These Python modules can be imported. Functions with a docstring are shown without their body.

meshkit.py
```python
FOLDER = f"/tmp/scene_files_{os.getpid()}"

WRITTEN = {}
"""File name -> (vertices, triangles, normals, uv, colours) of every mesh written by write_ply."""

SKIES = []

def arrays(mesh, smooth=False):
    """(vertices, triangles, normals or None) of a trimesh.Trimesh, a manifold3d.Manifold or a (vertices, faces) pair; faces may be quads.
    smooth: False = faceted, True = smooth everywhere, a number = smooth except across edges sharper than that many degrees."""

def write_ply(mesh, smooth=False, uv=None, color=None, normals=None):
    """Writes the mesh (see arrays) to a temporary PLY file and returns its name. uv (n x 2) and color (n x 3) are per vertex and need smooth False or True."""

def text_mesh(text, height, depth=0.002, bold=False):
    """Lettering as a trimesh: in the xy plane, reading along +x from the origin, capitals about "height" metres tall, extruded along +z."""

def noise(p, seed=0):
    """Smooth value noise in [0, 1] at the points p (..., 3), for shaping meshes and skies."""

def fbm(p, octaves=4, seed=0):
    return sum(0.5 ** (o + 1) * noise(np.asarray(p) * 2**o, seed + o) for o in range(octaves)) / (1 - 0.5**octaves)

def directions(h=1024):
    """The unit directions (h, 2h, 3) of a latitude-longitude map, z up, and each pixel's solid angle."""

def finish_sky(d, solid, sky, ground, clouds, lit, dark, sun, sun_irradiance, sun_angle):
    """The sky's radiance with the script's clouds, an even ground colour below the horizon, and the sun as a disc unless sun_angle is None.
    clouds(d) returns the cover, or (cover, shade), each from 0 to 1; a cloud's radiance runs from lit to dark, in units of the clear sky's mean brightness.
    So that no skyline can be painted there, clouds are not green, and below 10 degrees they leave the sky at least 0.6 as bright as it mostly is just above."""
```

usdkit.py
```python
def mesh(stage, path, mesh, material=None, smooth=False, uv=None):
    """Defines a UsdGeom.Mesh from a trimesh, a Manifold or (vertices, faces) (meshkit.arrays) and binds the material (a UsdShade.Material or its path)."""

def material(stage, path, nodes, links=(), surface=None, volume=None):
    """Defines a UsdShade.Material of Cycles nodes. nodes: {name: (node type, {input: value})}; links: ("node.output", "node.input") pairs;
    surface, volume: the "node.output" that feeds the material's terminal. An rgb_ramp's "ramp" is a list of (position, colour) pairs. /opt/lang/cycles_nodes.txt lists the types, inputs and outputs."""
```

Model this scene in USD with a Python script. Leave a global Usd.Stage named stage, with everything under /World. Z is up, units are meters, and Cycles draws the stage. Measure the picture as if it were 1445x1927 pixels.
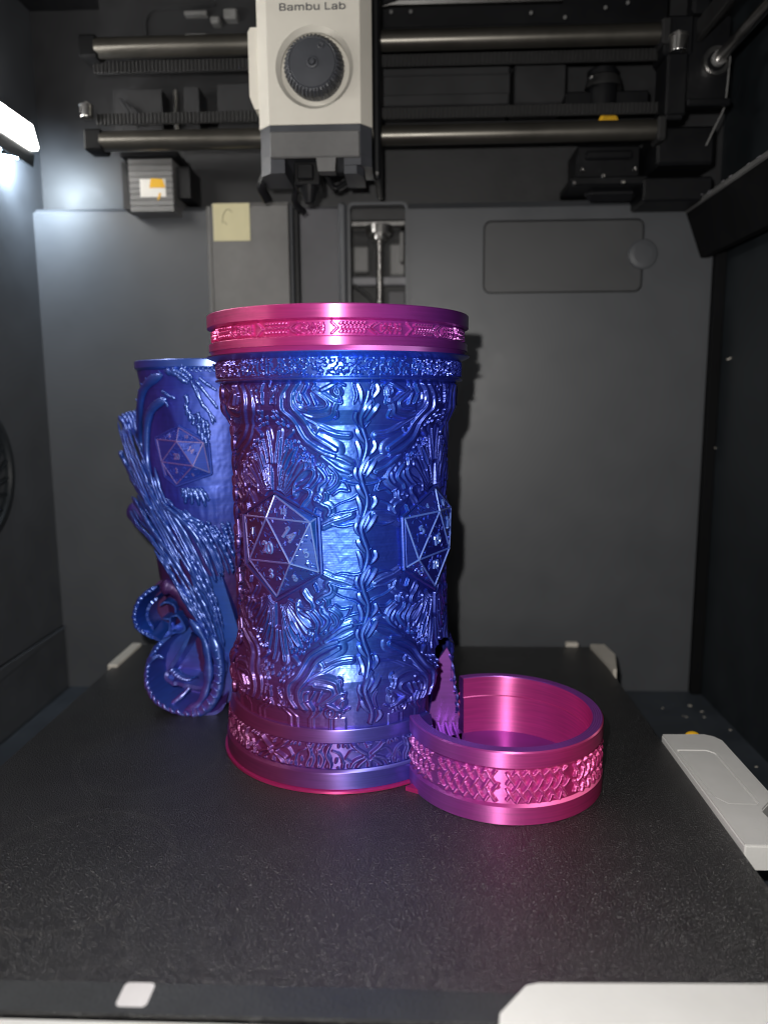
import math, numpy as np, trimesh, usdkit, meshkit
import shapely, manifold3d
from shapely.geometry import Polygon, box as sbox, Point
from pxr import Usd, UsdGeom, UsdLux, UsdShade, Gf, Sdf
stage = Usd.Stage.CreateInMemory()
UsdGeom.SetStageUpAxis(stage, 'Z'); UsdGeom.SetStageMetersPerUnit(stage, 1.0)
stage.DefinePrim('/World', 'Xform'); stage.DefinePrim('/World/Looks', 'Scope')
PI = math.pi
MM = 0.001                                   # everything below is written in millimetres
# ---------------------------------------------------------------- camera, lamps, exposure
CAM = np.array([28.16, -147.35, 137.09]); PITCH, YAW, ROLL = 8.589, 2.205, -0.384
FOCAL = 6.8; EXPOSURE = 0.0
FLASH_W, LED_GLOW, ADDED_GLOW, ROOM = 0.275, 23.0, 700.0, 0.018
_p, _y, _r = np.radians([PITCH, YAW, ROLL])
FWD = np.array([-np.sin(_y)*np.cos(_p), np.cos(_y)*np.cos(_p), -np.sin(_p)])
_rt = np.array([np.cos(_y), np.sin(_y), 0]); _up = np.cross(_rt, FWD)
RIGHT = _rt*np.cos(_r) + _up*np.sin(_r); UP = _up*np.cos(_r) - _rt*np.sin(_r)
def frame(eye):
    m = np.eye(4); m[0, :3], m[1, :3], m[2, :3], m[3, :3] = RIGHT, UP, -FWD, np.asarray(eye)*MM
    return Gf.Matrix4d(*m.ravel().tolist())
cam = UsdGeom.Camera.Define(stage, '/World/camera')
cam.AddTransformOp().Set(frame(CAM))
cam.CreateFocalLengthAttr(FOCAL); cam.CreateHorizontalApertureAttr(FOCAL*1445/1406.4)
cam.CreateVerticalApertureAttr(FOCAL*1927/1406.4)
cam.CreateClippingRangeAttr(Gf.Vec2f(0.005, 20)); cam.CreateFStopAttr(FOCAL/3.2); cam.CreateFocusDistanceAttr(0.262)
cam.CreateExposureAttr(EXPOSURE)
fl = UsdLux.DiskLight.Define(stage, '/World/flash')           # the phone's flash beside its lens
fl.AddTransformOp().Set(frame(CAM - 15*RIGHT + 21*UP))
fl.CreateRadiusAttr(2.4*MM); fl.CreateNormalizeAttr(True); fl.CreateIntensityAttr(FLASH_W); fl.CreateColorAttr(Gf.Vec3f(1, .965, .91))
dome = UsdLux.DomeLight.Define(stage, '/World/room_light')      # the dim room in front of the open door
dm = usdkit.material(stage, '/World/Looks/room', {'b': ('background_shader', {'color': (1, .93, .82), 'strength': ROOM})}, [], surface='b.background')
UsdShade.MaterialBindingAPI.Apply(dome.GetPrim()).Bind(dm)
# ---- relief tables: strokes as (half width, height, points), measured in degrees and millimetres
# ---------------------------------------------------------------- helpers
USED, BASE = {}, {}
def numbered(path):
    n = USED.get(path, 0); USED[path] = n + 1
    return path if n == 0 else f'{path}_{n:03d}'
def tag(pr, label=None, cat=None, group=None, kind=None):
    for k, v in (('label', label), ('category', cat), ('group', group), ('kind', kind)):
        if v: pr.SetCustomDataByKey(k, v)
    return pr
def thing(name, label, cat, loc=(0, 0, 0), group=None):
    path = numbered('/World/' + name); x = UsdGeom.Xform.Define(stage, path)
    x.AddTranslateOp().Set(Gf.Vec3d(*[float(v)*MM for v in loc])); BASE[path] = np.array(loc, float)
    return tag(x.GetPrim(), label, cat, group)
def obj(name, mesh, mat, parent=None, smooth=False, kind=None, label=None, cat=None, group=None):
    """mesh in world millimetres -> one Mesh prim under its parent"""
    pp = str(parent.GetPath()) if parent else '/World'
    path = numbered(pp + '/' + name); o = BASE.get(pp, np.zeros(3)); BASE[path] = o
    if hasattr(mesh, 'to_mesh'):
        m = mesh.to_mesh(); mesh = trimesh.Trimesh(m.vert_properties[:, :3], m.tri_verts, process=False)
    if isinstance(mesh, tuple): v, f = mesh
    else: v, f = mesh.vertices, mesh.faces
    pr = usdkit.mesh(stage, path, ((np.asarray(v, float) - o)*MM, np.asarray(f)), M[mat], smooth).GetPrim()
    return tag(pr, label, cat, group, kind)
def structure(name, mesh, mat, **k): return obj(name, mesh, mat, None, kind='structure', **k)
def cat(*ms): return trimesh.util.concatenate([m for m in ms])
def bx(x0, x1, y0, y1, z0, z1, b=0.0):
    """box with bevelled edges"""
    x0, x1 = sorted((x0, x1)); y0, y1 = sorted((y0, y1)); z0, z1 = sorted((z0, z1))
    b = min(b, .49*min(x1-x0, y1-y0, z1-z0))
    if b <= 0:
        m = trimesh.creation.box([x1-x0, y1-y0, z1-z0]); m.apply_translation([(x0+x1)/2, (y0+y1)/2, (z0+z1)/2]); return m
    P = []
    for i in range(3):
        for s in np.ndindex(2, 2, 2):
            q = [(x0, x1)[s[0]], (y0, y1)[s[1]], (z0, z1)[s[2]]]
            for j in range(3):
                if j != i: q[j] += b if s[j] == 0 else -b
            P.append(q)
    return trimesh.convex.convex_hull(np.array(P))
def prism(poly, z0, z1, b=0.0):
    """polygon (x, y) extruded in z"""
    poly = poly if isinstance(poly, Polygon) else Polygon(poly)
    m = trimesh.creation.extrude_polygon(poly, z1-z0, engine='earcut'); m.apply_translation([0, 0, z0]); return m
def prism_y(poly, y0, y1):
    """polygon (x, z) extruded in y (y0 nearer)"""
    m = prism(poly, 0, y1-y0); v = m.vertices.copy(); m.vertices = np.stack([v[:, 0], y1 - v[:, 2], v[:, 1]], 1); return m
def prism_x(poly, x0, x1):
    """polygon (y, z) extruded in x"""
    m = prism(poly, 0, x1-x0); v = m.vertices.copy(); m.vertices = np.stack([x0 + v[:, 2], v[:, 0], v[:, 1]], 1); return m
def rrect(x0, x1, y0, y1, r): return sbox(x0+r, y0+r, x1-r, y1-r).buffer(r, quad_segs=5)
def grid_faces(nu, nv, wrap):
    i, j = np.meshgrid(np.arange(nu if wrap else nu-1), np.arange(nv-1), indexing='ij'); k = (i+1) % nu
    a, b, c, d = i*nv+j, k*nv+j, k*nv+j+1, i*nv+j+1
    return np.concatenate([np.stack([a, b, c], -1).reshape(-1, 3), np.stack([a, c, d], -1).reshape(-1, 3)])
def lathe(prof, n=64, c=(0, 0), axis='z', a0=0, a1=360):
    """prof: (r, h) from bottom outside to top; revolved about an axis through c"""
    prof = np.array(prof, float); full = abs(a1-a0) >= 360
    t = np.radians(np.linspace(a0, a1, n, endpoint=not full))
    r, h = prof[:, 0], prof[:, 1]
    X = r[None]*np.cos(t)[:, None]; Y = r[None]*np.sin(t)[:, None]; Z = np.broadcast_to(h, X.shape)
    v = np.stack([X, Y, Z], -1).reshape(-1, 3); f = grid_faces(n, len(prof), full)
    if axis == 'z': v = v + [c[0], c[1], 0]
    if axis == 'y': v = np.stack([v[:, 0]+c[0], -v[:, 2], v[:, 1]+c[1]], 1)      # h counts towards the viewer: y = -h
    if axis == 'x': v = np.stack([v[:, 2], v[:, 0]+c[0], v[:, 1]+c[1]], 1)
    return trimesh.Trimesh(v, f, process=False)
def cyl(p0, p1, r, n=24, r1=None):
    p0, p1 = np.array(p0, float), np.array(p1, float); L = np.linalg.norm(p1-p0); r1 = r if r1 is None else r1; b = min(.3, .2*min(r, r1))
    m = lathe([(0, 0), (r-b, 0), (r, b), (r1, L-b), (r1-b, L), (0, L)], n)
    m.apply_transform(trimesh.geometry.align_vectors([0, 0, 1], (p1-p0)/L)); m.apply_translation(p0); return m
def spline(pts, n):
    """Catmull-Rom through the points, n samples"""
    p = np.array(pts, float)
    if len(p) == 2: return p[0] + (p[1]-p[0])*np.linspace(0, 1, n)[:, None]
    q = np.vstack([2*p[0]-p[1], p, 2*p[-1]-p[-2]]); s = np.linspace(0, len(p)-1-1e-9, n); i = s.astype(int); t = (s-i)[:, None]
    a, b, c, d = q[i], q[i+1], q[i+2], q[i+3]
    return .5*(2*b + (c-a)*t + (2*a-5*b+4*c-d)*t*t + (3*b-a-3*c+d)*t**3)
def sweep(pts, rad, n=16, sides=8, flat=1.0, normal=None):
    """a strand: a tube along a spline, radius rad(t) or a number, squashed by flat along 'normal'"""
    p = spline(pts, n); t = np.gradient(p, axis=0); t /= np.linalg.norm(t, axis=1, keepdims=True)+1e-9
    N = np.array([0, -1, 0.]) if normal is None else normal
    N = np.broadcast_to(N, p.shape)
    a = np.cross(t, N); a /= np.linalg.norm(a, axis=1, keepdims=True)+1e-9; b = np.cross(a, t)
    s = np.linspace(0, 1, n); R = np.array([rad(x) for x in s]) if callable(rad) else np.full(n, rad)
    g = np.arange(sides)*2*PI/sides
    v = p[:, None] + R[:, None, None]*(np.cos(g)[None, :, None]*a[:, None] + flat*np.sin(g)[None, :, None]*b[:, None])
    i, j = np.meshgrid(np.arange(n-1), np.arange(sides), indexing='ij'); k = (j+1) % sides
    A, B, C, D = i*sides+j, i*sides+k, (i+1)*sides+k, (i+1)*sides+j
    f = np.concatenate([np.stack([A, B, C], -1).reshape(-1, 3), np.stack([A, C, D], -1).reshape(-1, 3)])
    v = np.vstack([v.reshape(-1, 3), p[:1], p[-1:]]); e = n*sides; L = (n-1)*sides; jj = np.arange(sides); kk = (jj+1) % sides
    f = np.vstack([f, np.stack([np.full(sides, e), kk, jj], 1), np.stack([np.full(sides, e+1), L+jj, L+kk], 1)])
    return trimesh.Trimesh(v, f, process=False)
def taper(r0, r1, tip=.12):
    return lambda s: (r0 + (r1-r0)*s)*min(1, math.sqrt(max(s, 0)/tip)+.15, math.sqrt(max(1-s, 0)/tip)+.12)
# relief: a height table built from strokes
class Relief:
    def __init__(s, x0, x1, y0, y1, step):
        s.x0, s.y0, s.st = x0, y0, step; s.h = np.zeros((int((x1-x0)/step)+1, int((y1-y0)/step)+1))
        s.X = x0 + np.arange(s.h.shape[0])*step; s.Y = y0 + np.arange(s.h.shape[1])*step
    def stroke(s, pts, w, h, n=None, soft=.45, pointed=False):
        p = spline(pts, n or max(6, 5*len(pts))); m = len(p)-1
        for k in range(m):
            a, b = p[k], p[k+1]; ww = w
            if pointed: ww = w*(.35 + .65*math.sin(PI*min(1, (k+.8)/(m+.6))))
            lo, hi = np.minimum(a, b)-ww-.1, np.maximum(a, b)+ww+.1
            i0, i1 = np.searchsorted(s.X, [lo[0], hi[0]]); j0, j1 = np.searchsorted(s.Y, [lo[1], hi[1]])
            if i0 >= i1 or j0 >= j1: continue
            x, y = s.X[i0:i1, None]-a[0], s.Y[None, j0:j1]-a[1]; d = b-a; L = d@d+1e-12
            t = np.clip((x*d[0]+y*d[1])/L, 0, 1); D = np.hypot(x-t*d[0], y-t*d[1])
            q = np.clip((ww-D)/(soft*ww), 0, 1)
            s.h[i0:i1, j0:j1] = np.maximum(s.h[i0:i1, j0:j1], h*np.sqrt(q*(2-q)))
    def __call__(s, x, y):
        i = np.clip((x-s.x0)/s.st, 0, s.h.shape[0]-1.001); j = np.clip((y-s.y0)/s.st, 0, s.h.shape[1]-1.001)
        a, b = i.astype(int), j.astype(int); u, v = i-a, j-b; H = s.h
        return H[a, b]*(1-u)*(1-v)+H[a+1, b]*u*(1-v)+H[a, b+1]*(1-u)*v+H[a+1, b+1]*u*v
def shell(prof_z, prof_r, disp, az, axis, keep=None):
    """open surface of revolution at the given azimuths (degrees) with relief; keep(az, z) masks faces"""
    z, r = np.asarray(prof_z, float), np.asarray(prof_r, float); A, Z = np.meshgrid(az, z, indexing='ij')
    R = np.broadcast_to(r, Z.shape) + disp(A, Z); t = np.radians(A)
    v = np.stack([axis[0]+R*np.cos(t), axis[1]+R*np.sin(t), Z], -1).reshape(-1, 3)
    wrap = az[-1]-az[0] < 359.999 and az[-1]-az[0] > 358; f = grid_faces(len(az), len(z), wrap)
    if keep is not None:
        ok = keep(A.ravel(), Z.ravel()); f = f[ok[f].any(1)]
    return v, f
# ---------------------------------------------------------------- materials
M = {}
def mat(name, nodes, links, surface): M[name] = usdkit.material(stage, '/World/Looks/' + name, nodes, links, surface=surface)
def plastic(name, col, rough, grain=0.0, gscale=1.2, spec=.5, dirt=.25, metal=0.0):
    """moulded plastic: fine grain in the surface, faint smudges in colour and gloss"""
    c = np.array(col)
    nodes = {'g': ('geometry', {}), 'm': ('mapping', {'mapping_type': 'point', 'scale': (1000, 1000, 1000)}),
             's': ('noise_texture', {'scale': .035, 'detail': 4, 'roughness': .6}), 'n': ('noise_texture', {'scale': gscale, 'detail': 3}),
             'c': ('rgb_ramp', {'ramp': [(.3, c*(1-dirt)), (.7, c*(1+dirt*.6))]}),
             'r': ('map_range', {'from_min': .3, 'from_max': .7, 'to_min': rough*.85, 'to_max': min(1, rough*1.15)}),
             'b': ('bump', {'strength': grain, 'distance': .0004}), 'p': ('principled_bsdf', {'specular_ior_level': spec, 'metallic': metal})}
    L = [('g.position', 'm.vector'), ('m.vector', 's.vector'), ('m.vector', 'n.vector'), ('s.fac', 'c.fac'), ('s.fac', 'r.value'), ('c.color', 'p.base_color'), ('r.result', 'p.roughness')]
    if grain > 0: L += [('n.fac', 'b.height'), ('b.normal', 'p.normal')]
    mat(name, nodes, L, 'p.BSDF')
def silk(name, stops, low=None, zlow=(0, 30), rough=.26, metal=.55, axis=(0, 144.6), turn=.4, aniso=.55, lines=.08, ior=2.1):
    """two-colour silk filament: one side of the strand is rose, the other blue, so the tint follows the way the wall faces; fine print layers"""
    e = (math.cos(math.radians(5.5)), math.sin(math.radians(5.5)), 0)
    nodes = {'g': ('geometry', {}), 'd': ('vector_math', {'math_type': 'dot_product', 'vector2': e}),
             'o': ('vector_math', {'math_type': 'subtract', 'vector2': (axis[0]*MM, axis[1]*MM, 0)}), 'o2': ('vector_math', {'math_type': 'multiply', 'vector2': (1, 1, 0)}), 'o3': ('vector_math', {'math_type': 'normalize'}),
             'w': ('mix_vector', {'fac': turn}),
             'f': ('map_range', {'from_min': -1, 'from_max': 1, 'to_min': 0, 'to_max': 1}), 'c': ('rgb_ramp', {'ramp': stops}),
             'm': ('mapping', {'mapping_type': 'point', 'scale': (8, 8, 3300)}), 'n': ('noise_texture', {'scale': 1, 'detail': 2}),
             'm2': ('mapping', {'mapping_type': 'point', 'scale': (60, 60, 1500)}), 'n2': ('noise_texture', {'scale': 1, 'detail': 2}),
             'b': ('bump', {'strength': lines, 'distance': .00012}),
             'h': ('map_range', {'from_min': .3, 'from_max': .7, 'to_min': .88, 'to_max': 1.1}), 'v': ('vector_math', {'math_type': 'scale'}),
             't': ('tangent', {'direction_type': 'radial', 'axis': 'z'}),
             'p': ('principled_bsdf', {'metallic': metal, 'roughness': rough, 'anisotropic': aniso, 'anisotropic_rotation': .25, 'ior': ior, 'specular_tint': (.86, .93, 1.0)})}
    L = [('g.position', 'o.vector1'), ('o.vector', 'o2.vector1'), ('o2.vector', 'o3.vector1'), ('o3.vector', 'w.a'), ('g.normal', 'w.b'), ('w.result', 'd.vector1'),
         ('d.value', 'f.value'), ('f.result', 'c.fac'), ('g.position', 'm.vector'), ('m.vector', 'n.vector'), ('g.position', 'm2.vector'), ('m2.vector', 'n2.vector'),
         ('n.fac', 'b.height'), ('b.normal', 'p.normal'), ('n2.fac', 'h.value'), ('h.result', 'v.scale'), ('v.vector', 'p.base_color'), ('t.tangent', 'p.tangent')]
    if low is not None:
        nodes |= {'x': ('separate_xyz', {}), 'z': ('map_range', {'from_min': zlow[0]*MM, 'from_max': zlow[1]*MM, 'to_min': 1, 'to_max': 0, 'clamp': True, 'range_type': 'smoothstep'}),
                  'c2': ('rgb_ramp', {'ramp': low}), 'mx': ('mix_color', {})}
        L += [('g.position', 'x.vector'), ('x.z', 'z.value'), ('f.result', 'c2.fac'), ('z.result', 'mx.fac'), ('c.color', 'mx.a'), ('c2.color', 'mx.b'), ('mx.result', 'v.vector1')]
    else: L.append(('c.color', 'v.vector1'))
    mat(name, nodes, L, 'p.BSDF')
BLUE = [(0, (.18, .02, .08)), (.12, (.14, .028, .13)), (.26, (.085, .04, .29)), (.38, (.04, .09, .52)), (.5, (.028, .17, .78)), (.66, (.02, .055, .48)), (.85, (.015, .022, .30)), (1, (.014, .01, .22))]
ROSE = [(0, (.56, .02, .15)), (.25, (.70, .045, .24)), (.5, (.70, .07, .44)), (.66, (.46, .05, .42)), (.85, (.20, .025, .28)), (1, (.08, .012, .15))]
PLUM = [(0, (.26, .02, .09)), (.25, (.24, .035, .15)), (.42, (.20, .06, .34)), (.55, (.10, .09, .52)), (.8, (.05, .035, .36)), (1, (.07, .02, .2))]
TRAY_AX, TOWER_AX = (61.4, 113.7), (-64, 203)
silk('blue_silk', BLUE, PLUM, (18, 52), rough=.33, lines=.14)
silk('rose_silk', ROSE, rough=.40, aniso=.93, ior=2.6)
silk('plum_silk', PLUM, rough=.42, aniso=.88)
silk('highlight_silk', [(0, (.28, .07, .26)), (.22, (.19, .11, .46)), (.4, (.13, .28, .8)), (.6, (.11, .27, .85)), (1, (.07, .11, .62))], metal=.3, rough=.4, aniso=0, ior=2.6)  # lighter base paints a highlight on die edges and numbers
silk('brim_silk', [(0, (.45, .02, .1)), (.5, (.75, .03, .26)), (1, (.6, .03, .2))], rough=.42, aniso=.9)
silk('tray_silk', [(0, (.28, .07, .44)), (.2, (.42, .055, .42)), (.45, (.76, .07, .42)), (.7, (.72, .04, .25)), (1, (.52, .02, .12))], axis=TRAY_AX, rough=.44, aniso=.94, ior=2.6)
silk('tray_violet', [(0, (.22, .08, .5)), (.4, (.32, .07, .48)), (1, (.26, .04, .34))], axis=TRAY_AX, rough=.34)
silk('handle_silk', [(0, (.10, .03, .26)), (.25, (.03, .07, .46)), (.5, (.022, .11, .58)), (1, (.015, .03, .36))], [(0, (.28, .05, .18)), (.4, (.13, .06, .44)), (.6, (.05, .12, .56)), (1, (.03, .05, .4))], (2, 34), metal=.4, rough=.33, axis=TOWER_AX, turn=.7, aniso=0, ior=2.7)
silk('handle_dark', [(0, (.07, .025, .20)), (.3, (.03, .035, .36)), (.5, (.022, .07, .50)), (1, (.01, .015, .28))], [(0, (.09, .015, .08)), (1, (.04, .012, .13))], (44, 100), metal=.3, rough=.46, axis=TOWER_AX, aniso=0, ior=1.7)
plastic('wall_plastic', (.083, .088, .098), .42, grain=.25, gscale=2.2, dirt=.06)
plastic('hatch_plastic', (.064, .066, .071), .46, grain=.25, gscale=2.2, dirt=.06)
plastic('upper_plastic', (.022, .0225, .025), .5, grain=.2)
plastic('black_plastic', (.007, .0074, .009), .45, grain=.15, spec=.3)
plastic('side_plastic', (.019, .0235, .028), .5, grain=.2, spec=.3)
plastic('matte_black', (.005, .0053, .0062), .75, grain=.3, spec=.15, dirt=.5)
plastic('floor_plastic', (.05, .06, .075), .5, grain=.3)
plastic('box_plastic', (.16, .158, .155), .5, grain=.2)
plastic('trench_plastic', (.075, .075, .085), .5, grain=.2)
plastic('white_plastic', (.8, .795, .78), .42, grain=.12, dirt=.06)
plastic('head_white', (.72, .69, .62), .38, grain=.1, dirt=.05)
plastic('head_grey', (.14, .14, .142), .55, grain=.5, gscale=2.5)
plastic('head_slate', (.062, .066, .078), .45, grain=.2)
plastic('print_grey', (.22, .22, .24), .5)
plastic('clip_cream', (.6, .56, .5), .5, dirt=.12)
plastic('rubber', (.014, .014, .015), .6, grain=.2)
plastic('steel', (.62, .61, .6), .25, metal=1.0, dirt=.1)
plastic('rod_metal', (.12, .113, .10), .36, metal=.8, dirt=.12)
plastic('note_paper', (.62, .57, .36), .8, dirt=.08)
plastic('label_white', (.78, .76, .72), .6, dirt=.05)
plastic('label_yellow', (.85, .47, .01), .6, dirt=.1)
plastic('pencil', (.30, .28, .2), .8)
plastic('motor_grey', (.20, .2, .2), .5, grain=.2)
plastic('sticker_white', (.75, .73, .74), .5, dirt=.08)
mat('led_light', {'e': ('emission', {'color': (1.0, .97, .92), 'strength': LED_GLOW})}, [], 'e.emission')
mat('added_glow', {'e': ('emission', {'color': (.74, .88, 1.0), 'strength': ADDED_GLOW})}, [], 'e.emission')  # glow of the emitter added at the end of the lamp bar
plastic('left_plastic', (.07, .076, .086), .42, grain=.2)
# build plate: textured black coating; rings where old prints stood change its gloss
_n = {'g': ('geometry', {}), 'm': ('mapping', {'mapping_type': 'point', 'scale': (1000, 1000, 1000)}), 'n': ('noise_texture', {'scale': 1.8, 'detail': 2, 'roughness': .65}),
      'b': ('bump', {'strength': 1.0, 'distance': .0009}), 's': ('noise_texture', {'scale': .02, 'detail': 4}), 'v': ('voronoi_texture', {'scale': .9, 'randomness': 1.0}),
      'gr': ('map_range', {'from_min': .02, 'from_max': .3, 'to_min': 1, 'to_max': 0, 'clamp': True}),
      'r0': ('map_range', {'from_min': .3, 'from_max': .7, 'to_min': .29, 'to_max': .36}),
      'p': ('principled_bsdf', {'specular_ior_level': .5, 'ior': 2.0})}
_l = [('g.position', 'm.vector'), ('m.vector', 'n.vector'), ('m.vector', 's.vector'), ('n.fac', 'b.height'), ('b.normal', 'p.normal'), ('s.fac', 'r0.value')]
prev = None
for k, (cx, cy, R, w) in enumerate([(-73, 54, 29, 1.6), (-74, 122, 27, 1.3), (20, 30, 46, 1.0)]):
    _n |= {f'q{k}': ('vector_math', {'math_type': 'subtract', 'vector2': (cx, cy, 0)}), f'k{k}': ('vector_math', {'math_type': 'multiply', 'vector2': (1, 1, 0)}), f'l{k}': ('vector_math', {'math_type': 'length'}),
           f'd{k}': ('math', {'math_type': 'subtract', 'value2': R}), f'a{k}': ('math', {'math_type': 'absolute'}), f'o{k}': ('map_range', {'from_min': 0, 'from_max': w, 'to_min': (.45, .35, .2)[k], 'to_max': 0, 'clamp': True})}
    _l += [('m.vector', f'q{k}.vector1'), (f'q{k}.vector', f'k{k}.vector1'), (f'k{k}.vector', f'l{k}.vector1'), (f'l{k}.value', f'd{k}.value1'), (f'd{k}.value', f'a{k}.value1'), (f'a{k}.value', f'o{k}.value')]
    if prev:
        _n[f'x{k}'] = ('math', {'math_type': 'maximum'}); _l += [(prev, f'x{k}.value1'), (f'o{k}.result', f'x{k}.value2')]; prev = f'x{k}.value'
    else: prev = f'o{k}.result'
_n |= {'cm': ('mix_color', {'a': (.009, .0088, .0095), 'b': (.05, .046, .042)}), 'wn': ('white_noise_texture', {}), 'lt': ('noise_texture', {'scale': 2.6, 'detail': 1}),
       'fl': ('map_range', {'from_min': .76, 'from_max': .82, 'to_min': 0, 'to_max': .5, 'clamp': True}), 'mx': ('math', {'math_type': 'maximum'})}
_l += [('m.vector', 'lt.vector'), ('lt.fac', 'fl.value'), ('fl.result', 'mx.value1'), (prev, 'mx.value2'), ('mx.value', 'cm.fac'), ('cm.result', 'p.base_color'), ('r0.result', 'p.roughness')]
mat('plate_coating', _n, _l, 'p.BSDF')
plastic('plate_strip', (.045, .047, .05), .42, grain=.8, gscale=1.2, dirt=.3)
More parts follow.
